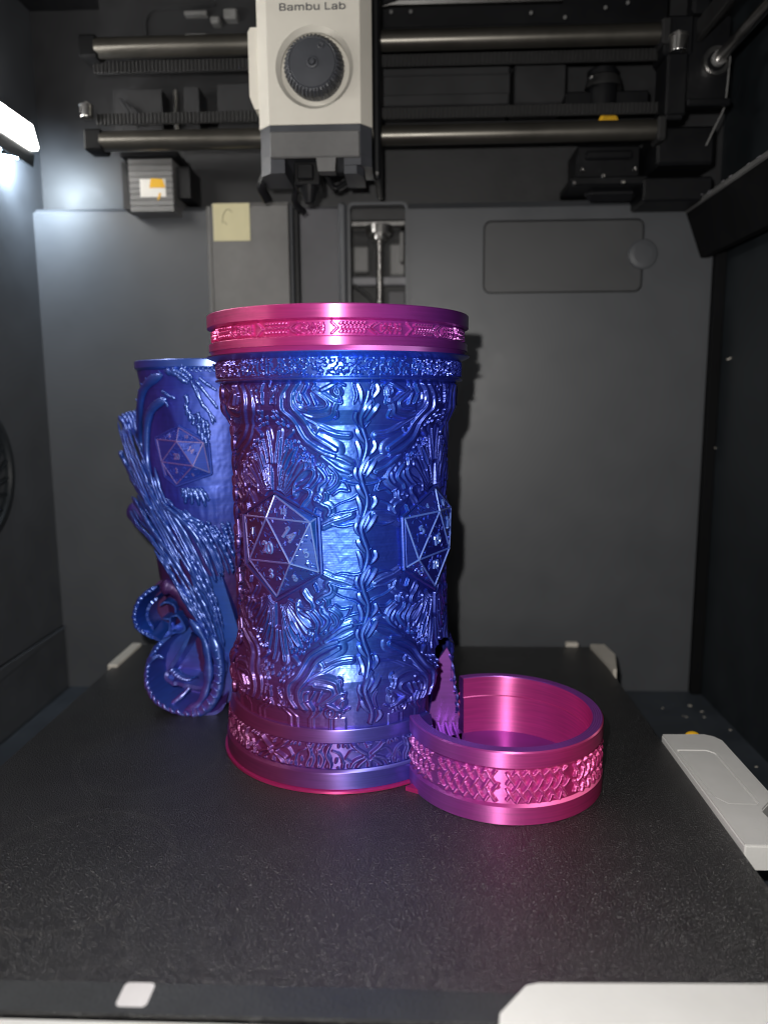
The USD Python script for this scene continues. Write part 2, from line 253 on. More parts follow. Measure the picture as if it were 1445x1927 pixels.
QUAD = [[0.9,1.3,[[11.1,56.4],[8.5,53.7],[7.6,50.9],[8.2,47.6],[11.7,44.8],[14.4,40.8],[17.1,37.8],[21.4,35.5],[26.0,33.6],[31.2,32.4]]],[1.1,1.5,[[16.0,57.1],[13.5,54.3],[12.7,50.9],[13.6,48.3],[17.0,44.8],[19.6,41.3],[22.2,39.0],[26.1,37.3],[29.3,35.9],[31.9,34.7]]],[0.4,0.9,[[12.2,48.5],[16.3,46.2],[21.0,43.9],[26.8,41.5],[32.0,39.9],[38.5,39.4]]],[0.45,1.1,[[14.9,53.8],[14.1,51.8],[15.0,49.5],[17.4,47.8],[20.4,47.4]]],[0.35,0.8,[[16.2,53.6],[16.1,51.3],[17.5,50.4]]],[0.5,0.9,[[18.6,52.7],[20.5,50.1]]],[0.6,1.0,[[21.9,53.3],[23.8,49.9]]],[0.45,1.1,[[22.6,54.3],[25.8,52.6],[28.7,50.6],[28.3,48.9],[25.7,48.3],[20.4,48.0]]],[0.4,0.8,[[23.9,54.5],[27.8,52.6],[30.3,51.2],[31.6,50.5]]],[0.5,1.2,[[18.7,57.5],[20.0,56.3],[18.3,53.8]]],[0.4,0.9,[[21.7,57.5],[23.6,56.5],[22.3,54.7]]],[0.8,1.2,[[33.4,57.4],[30.4,55.8],[26.8,54.5]]],[0.45,0.9,[[33.0,57.4],[36.6,56.0]]],[0.35,0.9,[[32.7,55.4],[32.0,54.0],[33.3,52.8],[34.2,53.5],[33.6,54.9]]],[0.35,0.8,[[31.6,50.5],[35.1,50.1],[34.5,52.4]]],[0.45,0.9,[[32.2,50.5],[31.2,48.5],[30.5,46.6],[27.6,45.7],[23.7,45.3],[20.4,45.7],[18.0,46.7]]],[0.4,0.8,[[33.2,47.5],[33.4,45.7],[31.8,45.0]]],[0.9,1.0,[[19.9,42.5],[23.6,41.8],[22.2,40.4]]],[0.45,0.7,[[25.5,40.8],[30.4,40.6],[33.0,39.9]]],[0.55,0.9,[[23.3,33.3],[28.6,32.6],[34.5,31.4],[39.0,29.7]]],[0.8,1.2,[[25.3,32.4],[30.2,29.8],[33.7,28.1],[38.3,26.9]]],[1.1,1.1,[[8.3,39.4],[11.2,41.1]]],[0.55,1.2,[[3.4,40.8],[2.4,37.2],[1.4,32.4],[1.2,30.0]]],[0.65,1.2,[[11.4,34.9],[8.3,32.0],[5.9,28.4]]],[0.4,0.8,[[8.1,35.4],[5.3,31.0]]],[0.65,1.2,[[10.8,30.2],[7.8,27.3],[6.1,23.9]]],[0.6,1.0,[[7.9,58.1],[3.6,55.3]]],[0.45,0.9,[[5.5,54.4],[2.7,51.8],[2.0,53.7]]],[0.4,0.8,[[3.4,50.2],[4.9,49.9]]],[0.5,1.0,[[6.4,57.8],[6.7,56.4]]],[0.5,1.0,[[2.1,57.7],[2.5,56.0]]],[0.55,0.9,[[3.1,43.8],[3.5,43.3]]],[0.55,0.9,[[5.8,43.4],[6.2,42.9]]],[0.55,0.9,[[8.4,42.7],[8.8,42.2]]],[0.55,0.9,[[9.2,44.8],[9.6,44.3]]],[0.55,0.9,[[7.8,45.7],[8.2,45.2]]],[0.55,0.9,[[5.2,47.6],[5.6,47.1]]],[0.55,0.9,[[3.3,47.6],[3.7,47.1]]],[0.55,0.9,[[1.6,45.7],[2.0,45.2]]],[0.55,0.9,[[9.3,37.3],[9.7,36.8]]],[0.55,0.9,[[11.5,37.8],[11.9,37.2]]],[0.55,0.9,[[13.6,37.5],[14.0,37.0]]],[0.55,0.9,[[7.8,36.1],[8.2,35.6]]],[0.55,0.9,[[9.6,34.9],[10.0,34.4]]],[0.55,0.9,[[14.6,35.9],[15.0,35.4]]],[0.55,0.9,[[16.3,35.0],[16.7,34.5]]],[0.55,0.9,[[13.8,32.6],[14.2,32.1]]],[0.55,0.9,[[15.9,33.1],[16.3,32.6]]],[0.55,0.9,[[17.3,32.9],[17.7,32.3]]],[0.55,0.9,[[20.0,32.4],[20.4,31.9]]],[0.55,0.9,[[12.7,31.6],[13.1,31.1]]],[0.55,0.9,[[15.8,31.4],[16.2,30.9]]],[0.55,0.9,[[22.6,29.6],[23.0,29.1]]],[0.55,0.9,[[25.2,29.6],[25.6,29.1]]],[0.55,0.9,[[6.6,44.8],[7.0,44.3]]],[0.55,0.9,[[4.4,46.2],[4.8,45.7]]],[0.45,1.2,[[10.8,19.2],[11.3,22.6],[13.9,25.5],[17.4,27.7],[20.8,27.7],[20.8,25.8],[18.3,23.2],[15.9,21.5],[18.9,20.6],[18.5,18.7],[16.4,17.2],[14.6,15.2]]],[0.4,0.9,[[11.8,26.5],[14.0,28.9],[15.8,30.1],[18.6,30.6]]],[0.4,0.9,[[17.2,30.1],[16.8,28.0]]],[0.4,0.9,[[20.3,31.1],[20.5,28.7]]],[0.6,1.2,[[23.2,27.8],[23.8,25.6],[21.7,23.2],[19.7,21.8]]],[0.8,1.3,[[23.5,28.5],[26.1,26.3],[26.7,24.4],[23.7,22.5],[23.0,20.9]]],[0.5,0.9,[[27.5,28.2],[28.8,26.3],[30.1,26.3],[30.1,24.9],[28.4,23.0]]],[0.45,1.0,[[28.5,29.2],[31.4,27.3],[32.7,25.4],[32.0,23.5],[30.0,22.0],[27.3,20.9]]],[0.4,1.0,[[26.3,19.7],[26.3,18.0],[24.6,16.8],[22.2,17.0],[21.2,18.2],[23.0,19.2],[24.3,18.5]]],[0.7,1.0,[[22.9,17.0],[25.5,15.8],[27.8,15.1],[28.8,13.7],[27.8,12.2]]],[0.35,0.7,[[28.8,13.9],[32.2,15.8],[36.1,17.0]]],[0.4,0.8,[[28.0,20.2],[28.9,19.7]]],[0.55,0.9,[[30.6,19.4],[33.6,20.8],[37.5,20.5]]],[0.45,0.8,[[36.3,23.9],[37.6,22.2],[38.5,20.5]]],[0.6,1.1,[[21.5,14.4],[20.4,12.4]]],[0.5,0.6,[[25.4,8.6],[30.0,10.1],[34.7,11.0],[39.1,12.3]]],[0.5,1.1,[[7.7,25.9],[5.7,22.0]]],[0.5,1.1,[[4.0,29.2],[2.9,22.4]]]]
QUAD_LOW = [[0.35,0.9,[[26.2,-59.3],[25.2,-58.2],[25.3,-56.9],[26.4,-55.9],[28.1,-55.5],[29.7,-56.0],[30.5,-57.2],[30.3,-58.5],[29.1,-59.4],[27.4,-59.7]]],[0.35,0.9,[[29.5,-60.8],[30.8,-62.0],[30.8,-63.4],[29.5,-64.6],[27.4,-64.9],[25.4,-64.3],[24.4,-63.1],[24.9,-61.6],[26.6,-60.6],[28.7,-60.6]]],[0.3,0.8,[[29.0,-57.6],[28.4,-58.4],[27.2,-58.4],[26.6,-57.6],[27.3,-56.8],[28.5,-56.8],[29.0,-57.6]]],[0.3,0.8,[[29.1,-62.7],[28.4,-63.5],[27.0,-63.5],[26.3,-62.7],[27.1,-61.9],[28.5,-61.9],[29.1,-62.7]]],[0.5,0.8,[[32.0,-58.7],[31.9,-61.3]]],[0.5,0.8,[[29.9,-59.9],[34.3,-60.0]]],[0.45,0.9,[[-2.0,-65.7],[-2.4,-63.1],[0.4,-61.3]]],[0.45,0.9,[[3.2,-63.8],[4.4,-65.2],[5.7,-63.5]]],[0.5,1.0,[[2.3,-56.5],[6.7,-59.1],[9.7,-61.7],[11.9,-64.9]]],[0.5,1.0,[[6.4,-57.0],[11.3,-60.0],[13.1,-62.2],[13.0,-64.8]]],[0.6,1.0,[[15.4,-61.7],[21.0,-64.0]]],[0.5,1.1,[[17.4,-54.0],[19.8,-56.7],[18.3,-59.7],[15.4,-61.5]]],[0.4,0.9,[[23.0,-55.8],[22.6,-57.9],[19.0,-60.2]]]]
FOOT = [[0.8,1.0,[[-7.7,18.7],[-5.4,15.7],[-1.2,13.3]]],[0.8,1.0,[[-6.7,6.9],[-4.9,9.4],[-1.2,11.7]]],[0.8,1.0,[[2.2,13.7],[6.3,16.1],[8.6,18.9]]],[0.8,1.0,[[2.2,12.4],[6.9,10.8],[9.2,7.2]]],[0.9,0.9,[[0.6,11.0],[-0.6,8.3]]],[0.9,0.9,[[-1.1,17.2],[0.4,15.8]]],[0.35,0.9,[[-10.5,12.3],[-7.8,14.8],[-2.4,13.1],[-6.7,10.6],[-10.6,12.0]]],[0.9,1.0,[[-16.7,18.5],[-18.9,13.8],[-17.2,10.2],[-18.2,6.7]]],[0.5,0.8,[[-13.1,18.0],[-13.5,16.2]]],[0.4,0.8,[[-16.2,14.9],[-13.5,13.9],[-12.1,11.8],[-11.5,7.8]]],[0.5,0.8,[[-14.4,12.0],[-14.8,10.7]]],[0.5,0.8,[[-4.7,19.0],[-4.2,17.2]]],[0.5,0.8,[[-4.3,8.8],[-3.7,6.7]]],[0.5,0.8,[[-9.4,9.6],[-9.1,7.0]]],[0.6,0.9,[[10.9,19.4],[11.2,16.4]]],[0.6,0.9,[[11.5,10.3],[12.5,6.9]]],[0.6,0.9,[[5.0,8.7],[6.3,8.2]]],[0.5,0.8,[[-10.4,18.2],[-9.3,15.9]]],[0.6,0.9,[[-22.3,15.2],[-23.0,11.5],[-21.8,7.6]]],[0.5,0.8,[[-20.4,18.1],[-19.5,16.9]]],[0.5,0.9,[[-13.9,8.7],[-12.7,6.8]]]]
VINE = [[1.0,[[-2.7,22.9],[-1.8,20.8],[1.2,17.4]]],[0.9,[[-2.8,18.7],[-1.5,15.5],[-1.6,11.9]]],[0.9,[[4.6,18.7],[5.2,16.5],[2.8,13.7]]],[0.85,[[2.5,13.2],[-0.3,10.2],[-1.3,7.3],[-0.0,3.6]]],[1.0,[[5.5,12.1],[3.4,9.5],[0.7,6.0]]],[0.6,[[2.5,19.5],[3.2,19.0]]]]
DIE = {'T':(0.5,18.6,0.9),'A':(-1.9,11.0,3.6),'B':(20.0,10.1,2.6),'C':(10.4,-4.4,3.6),'D':(-16.4,-5.4,2.6),'UL':(-23.4,9.9,0.9),'LL':(-22.4,-7.7,0.9),'Bt':(0.1,-17.4,0.9),'LR':(23.0,-7.4,0.9),'UR':(22.1,11.2,0.9)}
STRANDS = [[[-108.4,203.0,128.3],[-107.1,203.0,119.5],[-95.6,183.8,107.3],[-87.6,174.5,96.5],[-82.2,170.8,85.2],[-74.8,167.6,71.7],[-71.6,166.8,61.3]],[[-104.7,203.0,129.5],[-103.9,203.0,122.0],[-90.6,177.3,111.4],[-83.6,171.6,99.1]],[[-108.9,203.0,115.0],[-104.9,203.0,105.6],[-89.3,176.0,97.5],[-82.0,170.7,88.8]],[[-106.6,203.0,105.6],[-94.3,181.8,100.4],[-86.2,173.4,93.1],[-79.5,169.4,83.1],[-72.3,166.9,70.7],[-66.8,166.1,57.9]],[[-106.5,203.0,86.4],[-95.0,182.7,82.1],[-85.7,173.1,77.7],[-77.6,168.6,69.1],[-71.6,166.8,60.1]],[[-91.9,178.7,88.8],[-82.5,171.0,80.5],[-74.8,167.6,71.7],[-66.8,166.1,59.1],[-60.3,166.2,48.3]],[[-83.6,171.6,108.4],[-81.3,170.3,99.3],[-76.9,168.3,90.3],[-70.7,166.6,78.9],[-64.2,166.0,65.0],[-58.9,166.3,53.1]],[[-80.1,169.7,95.9],[-73.9,167.3,89.3],[-67.0,166.1,79.0],[-60.7,166.1,65.0],[-56.6,166.7,55.4]],[[-76.3,168.1,92.6],[-69.0,166.3,87.1],[-62.4,166.0,79.0],[-57.3,166.6,67.2],[-54.4,167.3,55.2]],[[-71.3,166.7,91.7],[-63.4,166.0,82.5],[-58.1,166.5,74.3],[-53.1,167.6,59.9]],[[-70.2,166.5,88.2],[-61.1,166.1,83.7],[-54.9,167.1,71.8],[-51.0,168.3,58.5]],[[-60.9,166.1,87.1],[-57.9,166.5,80.1],[-53.8,167.4,71.8]],[[-57.7,166.5,84.8],[-54.6,167.2,78.8],[-51.6,168.1,72.8]],[[-52.2,167.9,85.7],[-50.3,168.6,78.6],[-48.5,169.4,71.4]],[[-54.5,167.2,81.2],[-49.6,168.9,69.1],[-47.7,169.8,61.8]],[[-75.4,167.8,61.0],[-67.3,166.1,48.3],[-60.7,166.1,36.3],[-56.6,166.7,25.2]],[[-69.4,166.4,55.4],[-62.8,166.0,42.4],[-58.7,166.4,31.4]],[[-64.5,166.0,57.9],[-59.2,166.3,45.9],[-56.3,166.8,34.9],[-54.9,167.1,23.9]],[[-60.0,166.2,55.5],[-57.0,166.7,45.8],[-55.1,167.1,36.1]],[[-83.0,171.2,73.3],[-75.3,167.8,62.2],[-68.4,166.3,50.7],[-61.8,166.1,38.8]],[[-104.2,203.0,94.2],[-90.0,176.6,89.1],[-82.5,171.0,80.5],[-76.2,168.1,70.4]],[[-93.0,180.0,112.4],[-85.7,173.0,100.1],[-79.1,169.2,90.2],[-71.9,166.9,78.9]],[[-67.4,166.2,72.0],[-61.0,166.1,57.9],[-55.9,166.9,45.8]],[[-81.8,170.6,91.1],[-74.3,167.5,81.1],[-67.5,166.2,69.7],[-61.1,166.1,55.5]]]
ARCHES = {'arch':[[-77.6,172.4,148.0],[-84.8,176.8,145.3],[-90.4,182.3,140.4],[-94.4,189.0,132.1],[-100.1,203.0,122.0],[-99.8,203.0,113.2],[-92.1,184.8,107.2]],'arch2':[[-76.4,171.9,137.9],[-82.1,174.8,135.3],[-86.2,177.9,131.1],[-88.6,180.3,124.1],[-89.7,181.5,112.3],[-88.2,179.8,102.9],[-86.2,177.9,91.3]],'hook':[[-78.9,173.0,141.3],[-75.0,171.4,139.1],[-72.0,170.5,137.9]],'hook2':[[-80.7,173.9,135.3],[-77.2,172.2,136.8],[-75.8,171.6,134.3]],'crest1':[[-77.0,172.1,149.8],[-72.0,170.5,148.6],[-68.5,169.8,145.7],[-65.5,169.5,144.3]],'crest2':[[-73.9,171.0,150.4],[-68.4,169.8,147.9],[-65.0,169.5,145.0]],'crest3':[[-69.4,169.9,150.8],[-66.0,169.6,148.5],[-63.9,169.5,145.8]],'leafline1':[[-64.6,169.5,145.4],[-62.5,169.5,140.1],[-59.9,169.8,134.5],[-56.8,170.3,131.1],[-55.2,170.7,127.7]],'leafline2':[[-63.2,169.5,146.1],[-59.6,169.8,141.2],[-55.5,170.6,135.6],[-54.1,171.0,133.3]],'leafline3':[[-61.6,169.6,146.7],[-57.4,170.2,143.4],[-54.2,171.0,141.1]],'leafline4':[[-62.8,169.5,143.4],[-60.9,169.6,136.7],[-57.8,170.1,132.2],[-56.1,170.5,126.6]]}
TUFT = [[-66.8,169.8,133.4],[-65.3,169.7,131.6],[-62.9,169.7,132.3],[-61.2,169.8,130.0],[-59.5,170.0,128.9],[-63.1,169.7,127.8],[-60.9,169.8,126.7],[-59.2,170.0,125.5],[-61.9,169.8,124.0],[-60.5,169.9,122.1],[-67.9,169.9,135.7],[-67.7,169.9,139.7]]
TUFT_LOW = [[[-70.9,170.4,99.7],[-71.4,170.2,95.8]],[[-69.9,170.2,99.7],[-70.0,169.9,92.8]],[[-68.9,170.1,99.8],[-68.3,169.7,95.4]],[[-67.9,169.9,99.8],[-66.9,169.5,92.4]],[[-67.0,169.8,99.8],[-65.2,169.4,95.0]],[[-66.0,169.8,99.8],[-63.8,169.4,92.0]],[[-65.1,169.7,99.8],[-62.2,169.4,94.5]],[[-64.1,169.7,99.8],[-60.9,169.5,91.5]],[[-63.2,169.7,99.8],[-59.3,169.7,94.0]]]
HANDLE_DIE = {'T':[-71.2,170.2,125.6],'A':[-71.5,167.2,120.0],'B':[-60.2,167.8,119.3],'C':[-64.7,166.4,109.6],'D':[-79.7,171.3,111.0],'UL':[-82.5,175.0,120.5],'LL':[-78.5,172.7,105.0],'Bt':[-73.5,170.8,101.4],'LR':[-58.6,169.8,106.4],'UR':[-59.2,169.7,118.9]}
TAIL_RIDGES = [[[-68.1,164.0,43.0],[-62.6,164.0,34.6],[-60.7,164.0,23.7],[-61.9,164.0,12.7],[-66.3,164.0,4.0],[-73.6,164.0,-0.5]],[[-58.5,162.0,36.5],[-56.0,162.0,26.9],[-56.0,162.0,17.2],[-58.4,162.0,8.6],[-64.6,162.0,1.7],[-71.3,162.0,-0.3]]]
CURL_OUTER = [[-76.7,162.0,35.7],[-82.0,162.0,32.3],[-86.0,162.0,26.7],[-88.3,162.0,20.1],[-88.2,162.0,12.8],[-84.5,162.0,6.0],[-76.5,162.0,1.3],[-66.6,162.0,-0.3]]
CURL_INNER = [[-83.6,166.0,27.0],[-84.9,166.0,21.6],[-84.8,166.0,17.4],[-81.9,166.0,14.5],[-77.2,166.0,12.8],[-72.0,166.0,12.1],[-65.8,166.0,10.9]]
CURL_UPPER = [[-69.6,168.0,35.2],[-73.5,168.0,28.3],[-77.4,168.0,22.2],[-80.4,168.0,17.9],[-79.6,168.0,14.7]]
CURL_SMALL = [[-84.9,172.0,55.6],[-89.1,172.0,53.4],[-93.6,172.0,49.0],[-95.9,172.0,42.9],[-95.2,172.0,37.2],[-91.3,172.0,33.8],[-83.6,172.0,30.1]]
CURL_SMALL_IN = [[-86.2,175.0,49.5],[-89.8,175.0,46.2],[-91.3,175.0,40.8],[-88.7,175.0,34.6]]
CURL_SMALL_EYE = [[-86.0,176.0,45.5],[-83.0,176.0,47.2],[-79.5,176.0,46.0],[-78.6,176.0,43.0]]
CURL_SMALL_HOLE = [[-79.6,172.0,41.7],[-76.2,172.0,41.8],[-73.6,172.0,35.6],[-80.0,172.0,34.6],[-79.6,172.0,41.7]]
CURL_SMALL_TOP = [[-84.1,172.0,55.9],[-78.2,172.0,54.4],[-73.7,172.0,49.1],[-69.3,172.0,41.8],[-64.9,172.0,33.2]]
# ---------------------------------------------------------------- the setting: inside of the printer's chamber
XL, XR, YB, ZF = -184.5, 198.5, 285.0, -37.0
structure('floor', bx(XL-4, XR+4, -40, 300, ZF-6, ZF), 'floor_plastic')
wall = Polygon([(XL-4, ZF), (XR+4, ZF), (XR+4, 238.5), (193, 238.5), (190.5, 240.8), (25.6, 240.8), (25.6, 150), (-7.6, 150), (-7.6, 240.8), (XL-4, 242.2)])
rec = rrect(68.2, 154.4, 195.7, 233.2, 3.5)
bw = structure('back_wall', cat(prism_y(wall.difference(rec.buffer(.8)), YB, 291)), 'wall_plastic')
obj('hatch', prism_y(rec.buffer(-.1), YB+.5, 290.5), 'hatch_plastic', bw); obj('shade_gap', prism_y(rec.buffer(1), YB+2.4, 291.5), 'black_plastic', bw)  # black groove bottom paints the shade around the hatch
obj('wall_button', lathe([(8.0, -3), (8.0, .6), (7.4, 1.2), (5, 1.6), (0, 1.75)], 40, (154.6, 215), axis='y').apply_translation([0, YB, 0]), 'wall_plastic', bw)
obj('wall_top_bevel', cat(prism_x([(YB-.1, 240.5), (291, 240.5), (291, 244.5), (289, 244.5)], XL, -84.5), prism_x([(YB-.1, 240.5), (291, 240.5), (291, 244.5), (289, 244.5)], 26, 191)), 'wall_plastic', bw)
structure('upper_back_wall', cat(bx(XL-4, -60, 298, 302, 236, 356), bx(-60, XR+4, 298, 302, 236, 356)), 'upper_plastic')
lw = structure('left_wall', cat(bx(XL-4, XL, -40, 300, ZF, 354), bx(XL, XL+1.2, 60, 284, -36, 2), prism_x([(20, 2), (284, 2), (284, 14), (20, -18)], XL, XL+3)), 'left_plastic')
rw = structure('right_wall', cat(bx(XR, XR+4, -40, 300, ZF, 236), bx(XR+1, XR+4, -40, 300, 236, 354)), 'side_plastic')
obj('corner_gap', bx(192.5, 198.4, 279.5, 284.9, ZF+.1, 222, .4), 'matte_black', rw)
structure('ceiling', bx(XL-4, XR+4, 40, 300, 352, 356), 'black_plastic')
# raised cover, trench and screw slot in the back wall
t = thing('motor_cover', 'raised grey plastic cover box on the back wall carrying a cream note', 'cover', (-61, 285, 189))
obj('front_panel', prism_x([(286, 150), (278.6, 150), (277.2, 151.5), (277.2, 241.8), (278.8, 243.9), (286, 243.9)], -81.6, -39.6), 'box_plastic', t)
obj('side_flange', bx(-85.4, -81.9, 279.5, 286, 150, 243, 1), 'box_plastic', t); obj('side_flange', bx(-39.4, -37.4, 279.5, 286, 150, 243, .7), 'wall_plastic', t)
t = thing('sticky_note', 'cream square note with a pencil mark stuck on the raised cover', 'note', (-70, 277, 233))
nx, nz = np.meshgrid(np.linspace(-80.6, -60.4, 14), np.linspace(223.6, 243.3, 14), indexing='ij')
ny = 276.9 - .5*((nz-223.6)/20 < .4)*((.4-(nz-223.6)/20))**2*3 - .06*np.sin(nx*.6)
obj('paper', (np.stack([nx, ny, nz], -1).reshape(-1, 3), grid_faces(14, 14, False)[:, ::-1]), 'note_paper', t, smooth=True)
obj('pencil_mark', cat(*[sweep([(a, 276.65, b) for a, b in s], .16, 8, 4) for s in ([(-75.5, 233), (-75.2, 236.5), (-73.2, 240), (-71.2, 239.6)], [(-74.8, 234), (-73, 232.2)], [(-71.5, 240.2), (-70, 238.6)])]), 'pencil', t)
t = thing('cable_channel', 'plain grey vertical channel panel between the raised cover and the screw slot', 'panel', (-23, 281, 189))
obj('panel', prism_x([(286, 150), (281.6, 150), (280.8, 151), (280.8, 240.4), (282.4, 242), (286, 242)], -33.5, -12.5), 'trench_plastic', t)
obj('rib', bx(-37.2, -33.7, 279.4, 286, 150, 241, .8), 'black_plastic', t); obj('rib', bx(-12.3, -7.8, 278.6, 286, 150, 243.5, 1.4), 'wall_plastic', t)
t = thing('lead_screw', 'threaded steel lead screw standing in the dark slot of the back wall', 'screw', (9.6, 294, 150))
zz = np.arange(150, 230, .25); tt = np.linspace(0, 2*PI, 20, endpoint=False)
A, Z = np.meshgrid(tt, zz, indexing='ij'); R = 2.0 + .45*np.sin(2*PI*Z/2.0 - A)
obj('thread', (np.stack([9.6+R*np.cos(A), 294+R*np.sin(A), Z], -1).reshape(-1, 3), grid_faces(20, len(zz), True)), 'steel', t, smooth=True)
obj('bearing', cat(cyl((9.6, 294, 229), (9.6, 294, 234), 7.5), cyl((9.6, 294, 226), (9.6, 294, 229.5), 4.5)), 'steel', t)
sl = thing('screw_slot', 'rounded opening in the back wall that shows the screw and metal brackets', 'opening', (9, 290, 190))
fr = rrect(-7.6, 25.8, 130, 244.4, 3.4)
obj('slot_frame', prism_y(fr.difference(rrect(-6.2, 24.4, 120, 243.0, 2.4)), YB-1.2, 291), 'wall_plastic', sl)
obj('slot_back', bx(-9, 27, 312, 314, 148, 246), 'black_plastic', sl)
obj('cross_bar', bx(-7, 25, 296, 304, 233.5, 238, 1.2), 'steel', sl); obj('cross_bar', bx(-7, 25, 304, 310, 203, 208, .8), 'print_grey', sl)
obj('bracket', cat(bx(-6, 3, 302, 308, 210, 225, 1), bx(15, 24, 302, 308, 208, 226, 1), bx(21, 23.5, 294, 302, 214, 231, .8)), 'motor_grey', sl)
obj('brace', sweep([(-6, 301, 203), (2, 301, 197), (9, 301, 190)], 1.1, 6, 6), 'black_plastic', sl); obj('brace', bx(14, 24, 306, 309, 190, 200, .5), 'trench_plastic', sl)
# ---------------------------------------------------------------- gantry
def rod(z0, label):
    t = thing('guide_rod', label, 'rod', (11, 250, z0))
    obj('rod', cyl((-129, 250, z0), (152, 250, z0+.3), 4.7, 40), 'rod_metal', t, smooth=40)
    obj('clamp', bx(-137, -127.5, 246, 258, z0-5.2, z0+5.2, 1), 'matte_black', t); obj('clamp', bx(147.5, 152, 244, 256, z0-6.2, z0+5.4, 1), 'rubber', t)
rod(311.2, 'upper brushed metal guide rod running behind the white tool head'); rod(267.4, 'lower brushed metal guide rod just above the hanging motor boxes')
def belt(z0, z1, y, label, dz):
    t = thing('drive_belt', label, 'belt', (0, y, z0))
    x = np.arange(-133, 153, 2.0)
    obj('strap', trimesh.Trimesh(*[v for v in ((lambda m: (m.vertices, m.faces))(bx(-133, 153, y, y+1.2, z0, z1, .1)))]), 'rubber', t)
    obj('tooth', cat(*[bx(a, a+1.1, y-.85, y+.1, z0+.1, z1-.1, .25) for a in x]), 'rubber', t, kind='stuff')
belt(301.6, 307.2, 255, 'upper black toothed belt between the two guide rods', 0); belt(277.0, 282.4, 255, 'lower black toothed belt just above the lower guide rod', 0)
t = thing('tool_head', 'white printer tool head with a dark round dial hanging from the rods', 'printer head', (-16.5, 222, 263))
plan = Polygon([(-37.8, 218), (4.6, 218), (9.7, 224), (9.7, 247), (-43.4, 247), (-43.4, 224)]).buffer(-.8).buffer(.8, quad_segs=3)
body = prism(plan, 262.6, 344)
mf = lambda m: manifold3d.Manifold(manifold3d.Mesh(np.asarray(m.vertices, np.float32), np.asarray(m.faces, np.uint32)))
DC = (-16.3, 287.0)
def conev(r0, r1, y0, y1, n=72): return manifold3d.Manifold.cylinder(abs(y1-y0), r0, r1, n).rotate([-90, 0, 0]).translate([DC[0], min(y0, y1), DC[1]])
try:
    wbody = mf(body) - conev(18.6, 15.8, 217.0, 220.4) - conev(15.8, 15.8, 220, 223)
except Exception: wbody = body
obj('white_shell', wbody, 'head_white', t, smooth=25)
obj('side_tab', prism_y([(-48, 278), (-48, 306), (-46.8, 308), (-42.8, 308), (-42.8, 272.5), (-45.8, 272.5)], 226, 236), 'head_white', t)
th = np.linspace(0, 2*PI, 240, endpoint=False); kn = .55*np.clip(np.sin(th*44)*1.8, -1, 1)
pr = [(15.0, 222.4, 0), (15.2, 218, 1), (14.9, 214.4, 1), (13.3, 211.4, .8), (12.4, 210.9, 0), (11.9, 211.2, 0), (11.5, 210.8, 0), (3.2, 210.4, 0), (3.0, 209.9, 0), (2.1, 209.7, 0), (1.6, 210.3, 0), (1.2, 209.3, 0), (0.05, 209.2, 0)]
V = np.stack([np.stack([DC[0]+.87*(r+k*kn)*np.cos(th), np.full(240, y), DC[1]-.9*(y < 215)+.87*(r+k*kn)*np.sin(th)], -1) for r, y, k in pr], 1).reshape(-1, 3)
dial = obj('dial', (V, grid_faces(240, len(pr), True)), 'head_slate', t, smooth=35)
obj('dial_dimple', lathe([(.5, 0), (1.1, .4), (1.5, .1), (1.5, -.3)], 20, (DC[0]+4.0, DC[1]+6.0), axis='y').apply_translation([0, 210.5, 0]), 'head_slate', dial)
tx = meshkit.text_mesh('Bambu Lab', 3.0, .35); v = tx.vertices; w = v[:, 0].max()-v[:, 0].min()
tx.vertices = np.stack([-31.6 + (v[:, 0]-v[:, 0].min())*29.9/w, 218.05-v[:, 2], 310.9+v[:, 1]], 1); tx.invert()
obj('lettering', tx, 'head_slate', t)
obj('lower_shell', cat(prism(plan.buffer(-.4), 249.5, 262.5), prism(Polygon([(-43, 224), (-37.6, 218.4), (-31, 218.4), (-31, 244), (-43, 244)]), 241.6, 249.4), prism(Polygon([(-3.4, 218.4), (4.4, 218.4), (9.3, 224), (9.3, 244), (-3.4, 244)]), 244.8, 249.4), prism(Polygon([(-3.4, 218.9), (2.4, 218.9), (5.3, 224), (5.3, 243), (-3.4, 243)]), 241.0, 244.7)), 'head_slate', t)
obj('front_plate', bx(-37.4, 4.2, 216.6, 219, 247.8, 259.4, .6), 'head_grey', t); obj('middle_latch', prism_y([(-16.3, 248.8), (-6.9, 248.8), (-7.6, 241.8), (-15.4, 241.8)], 217.2, 224), 'head_grey', t)
obj('hot_end', cat(bx(-28, -15.5, 226, 240, 238, 249, .6), bx(-25.8, -18.4, 222, 228, 240, 246.8, .5), cyl((-21.5, 231, 231), (-21.5, 231, 239), 2.2, 20, 5.5)), 'black_plastic', t)
obj('rear_carriage', cat(bx(9.9, 13.2, 226, 262, 240, 342, 1), bx(-44, 9.6, 247.3, 262, 252, 342)), 'black_plastic', t); obj('screw_head', cyl((11.6, 225.6, 243), (11.6, 226.4, 243), .9, 14), 'steel', t)
obj('wire_loop', cat(sweep([(-44, 240, 247), (-47, 243, 242), (-45, 248, 237)], 2.4, 10, 8), sweep([(-14, 236, 246), (-10, 238, 240), (-4, 240, 243)], 1.3, 10, 8), sweep([(-28, 240, 244), (-31, 246, 236), (-27, 252, 232)], 1.6, 10, 8)), 'black_plastic', t)
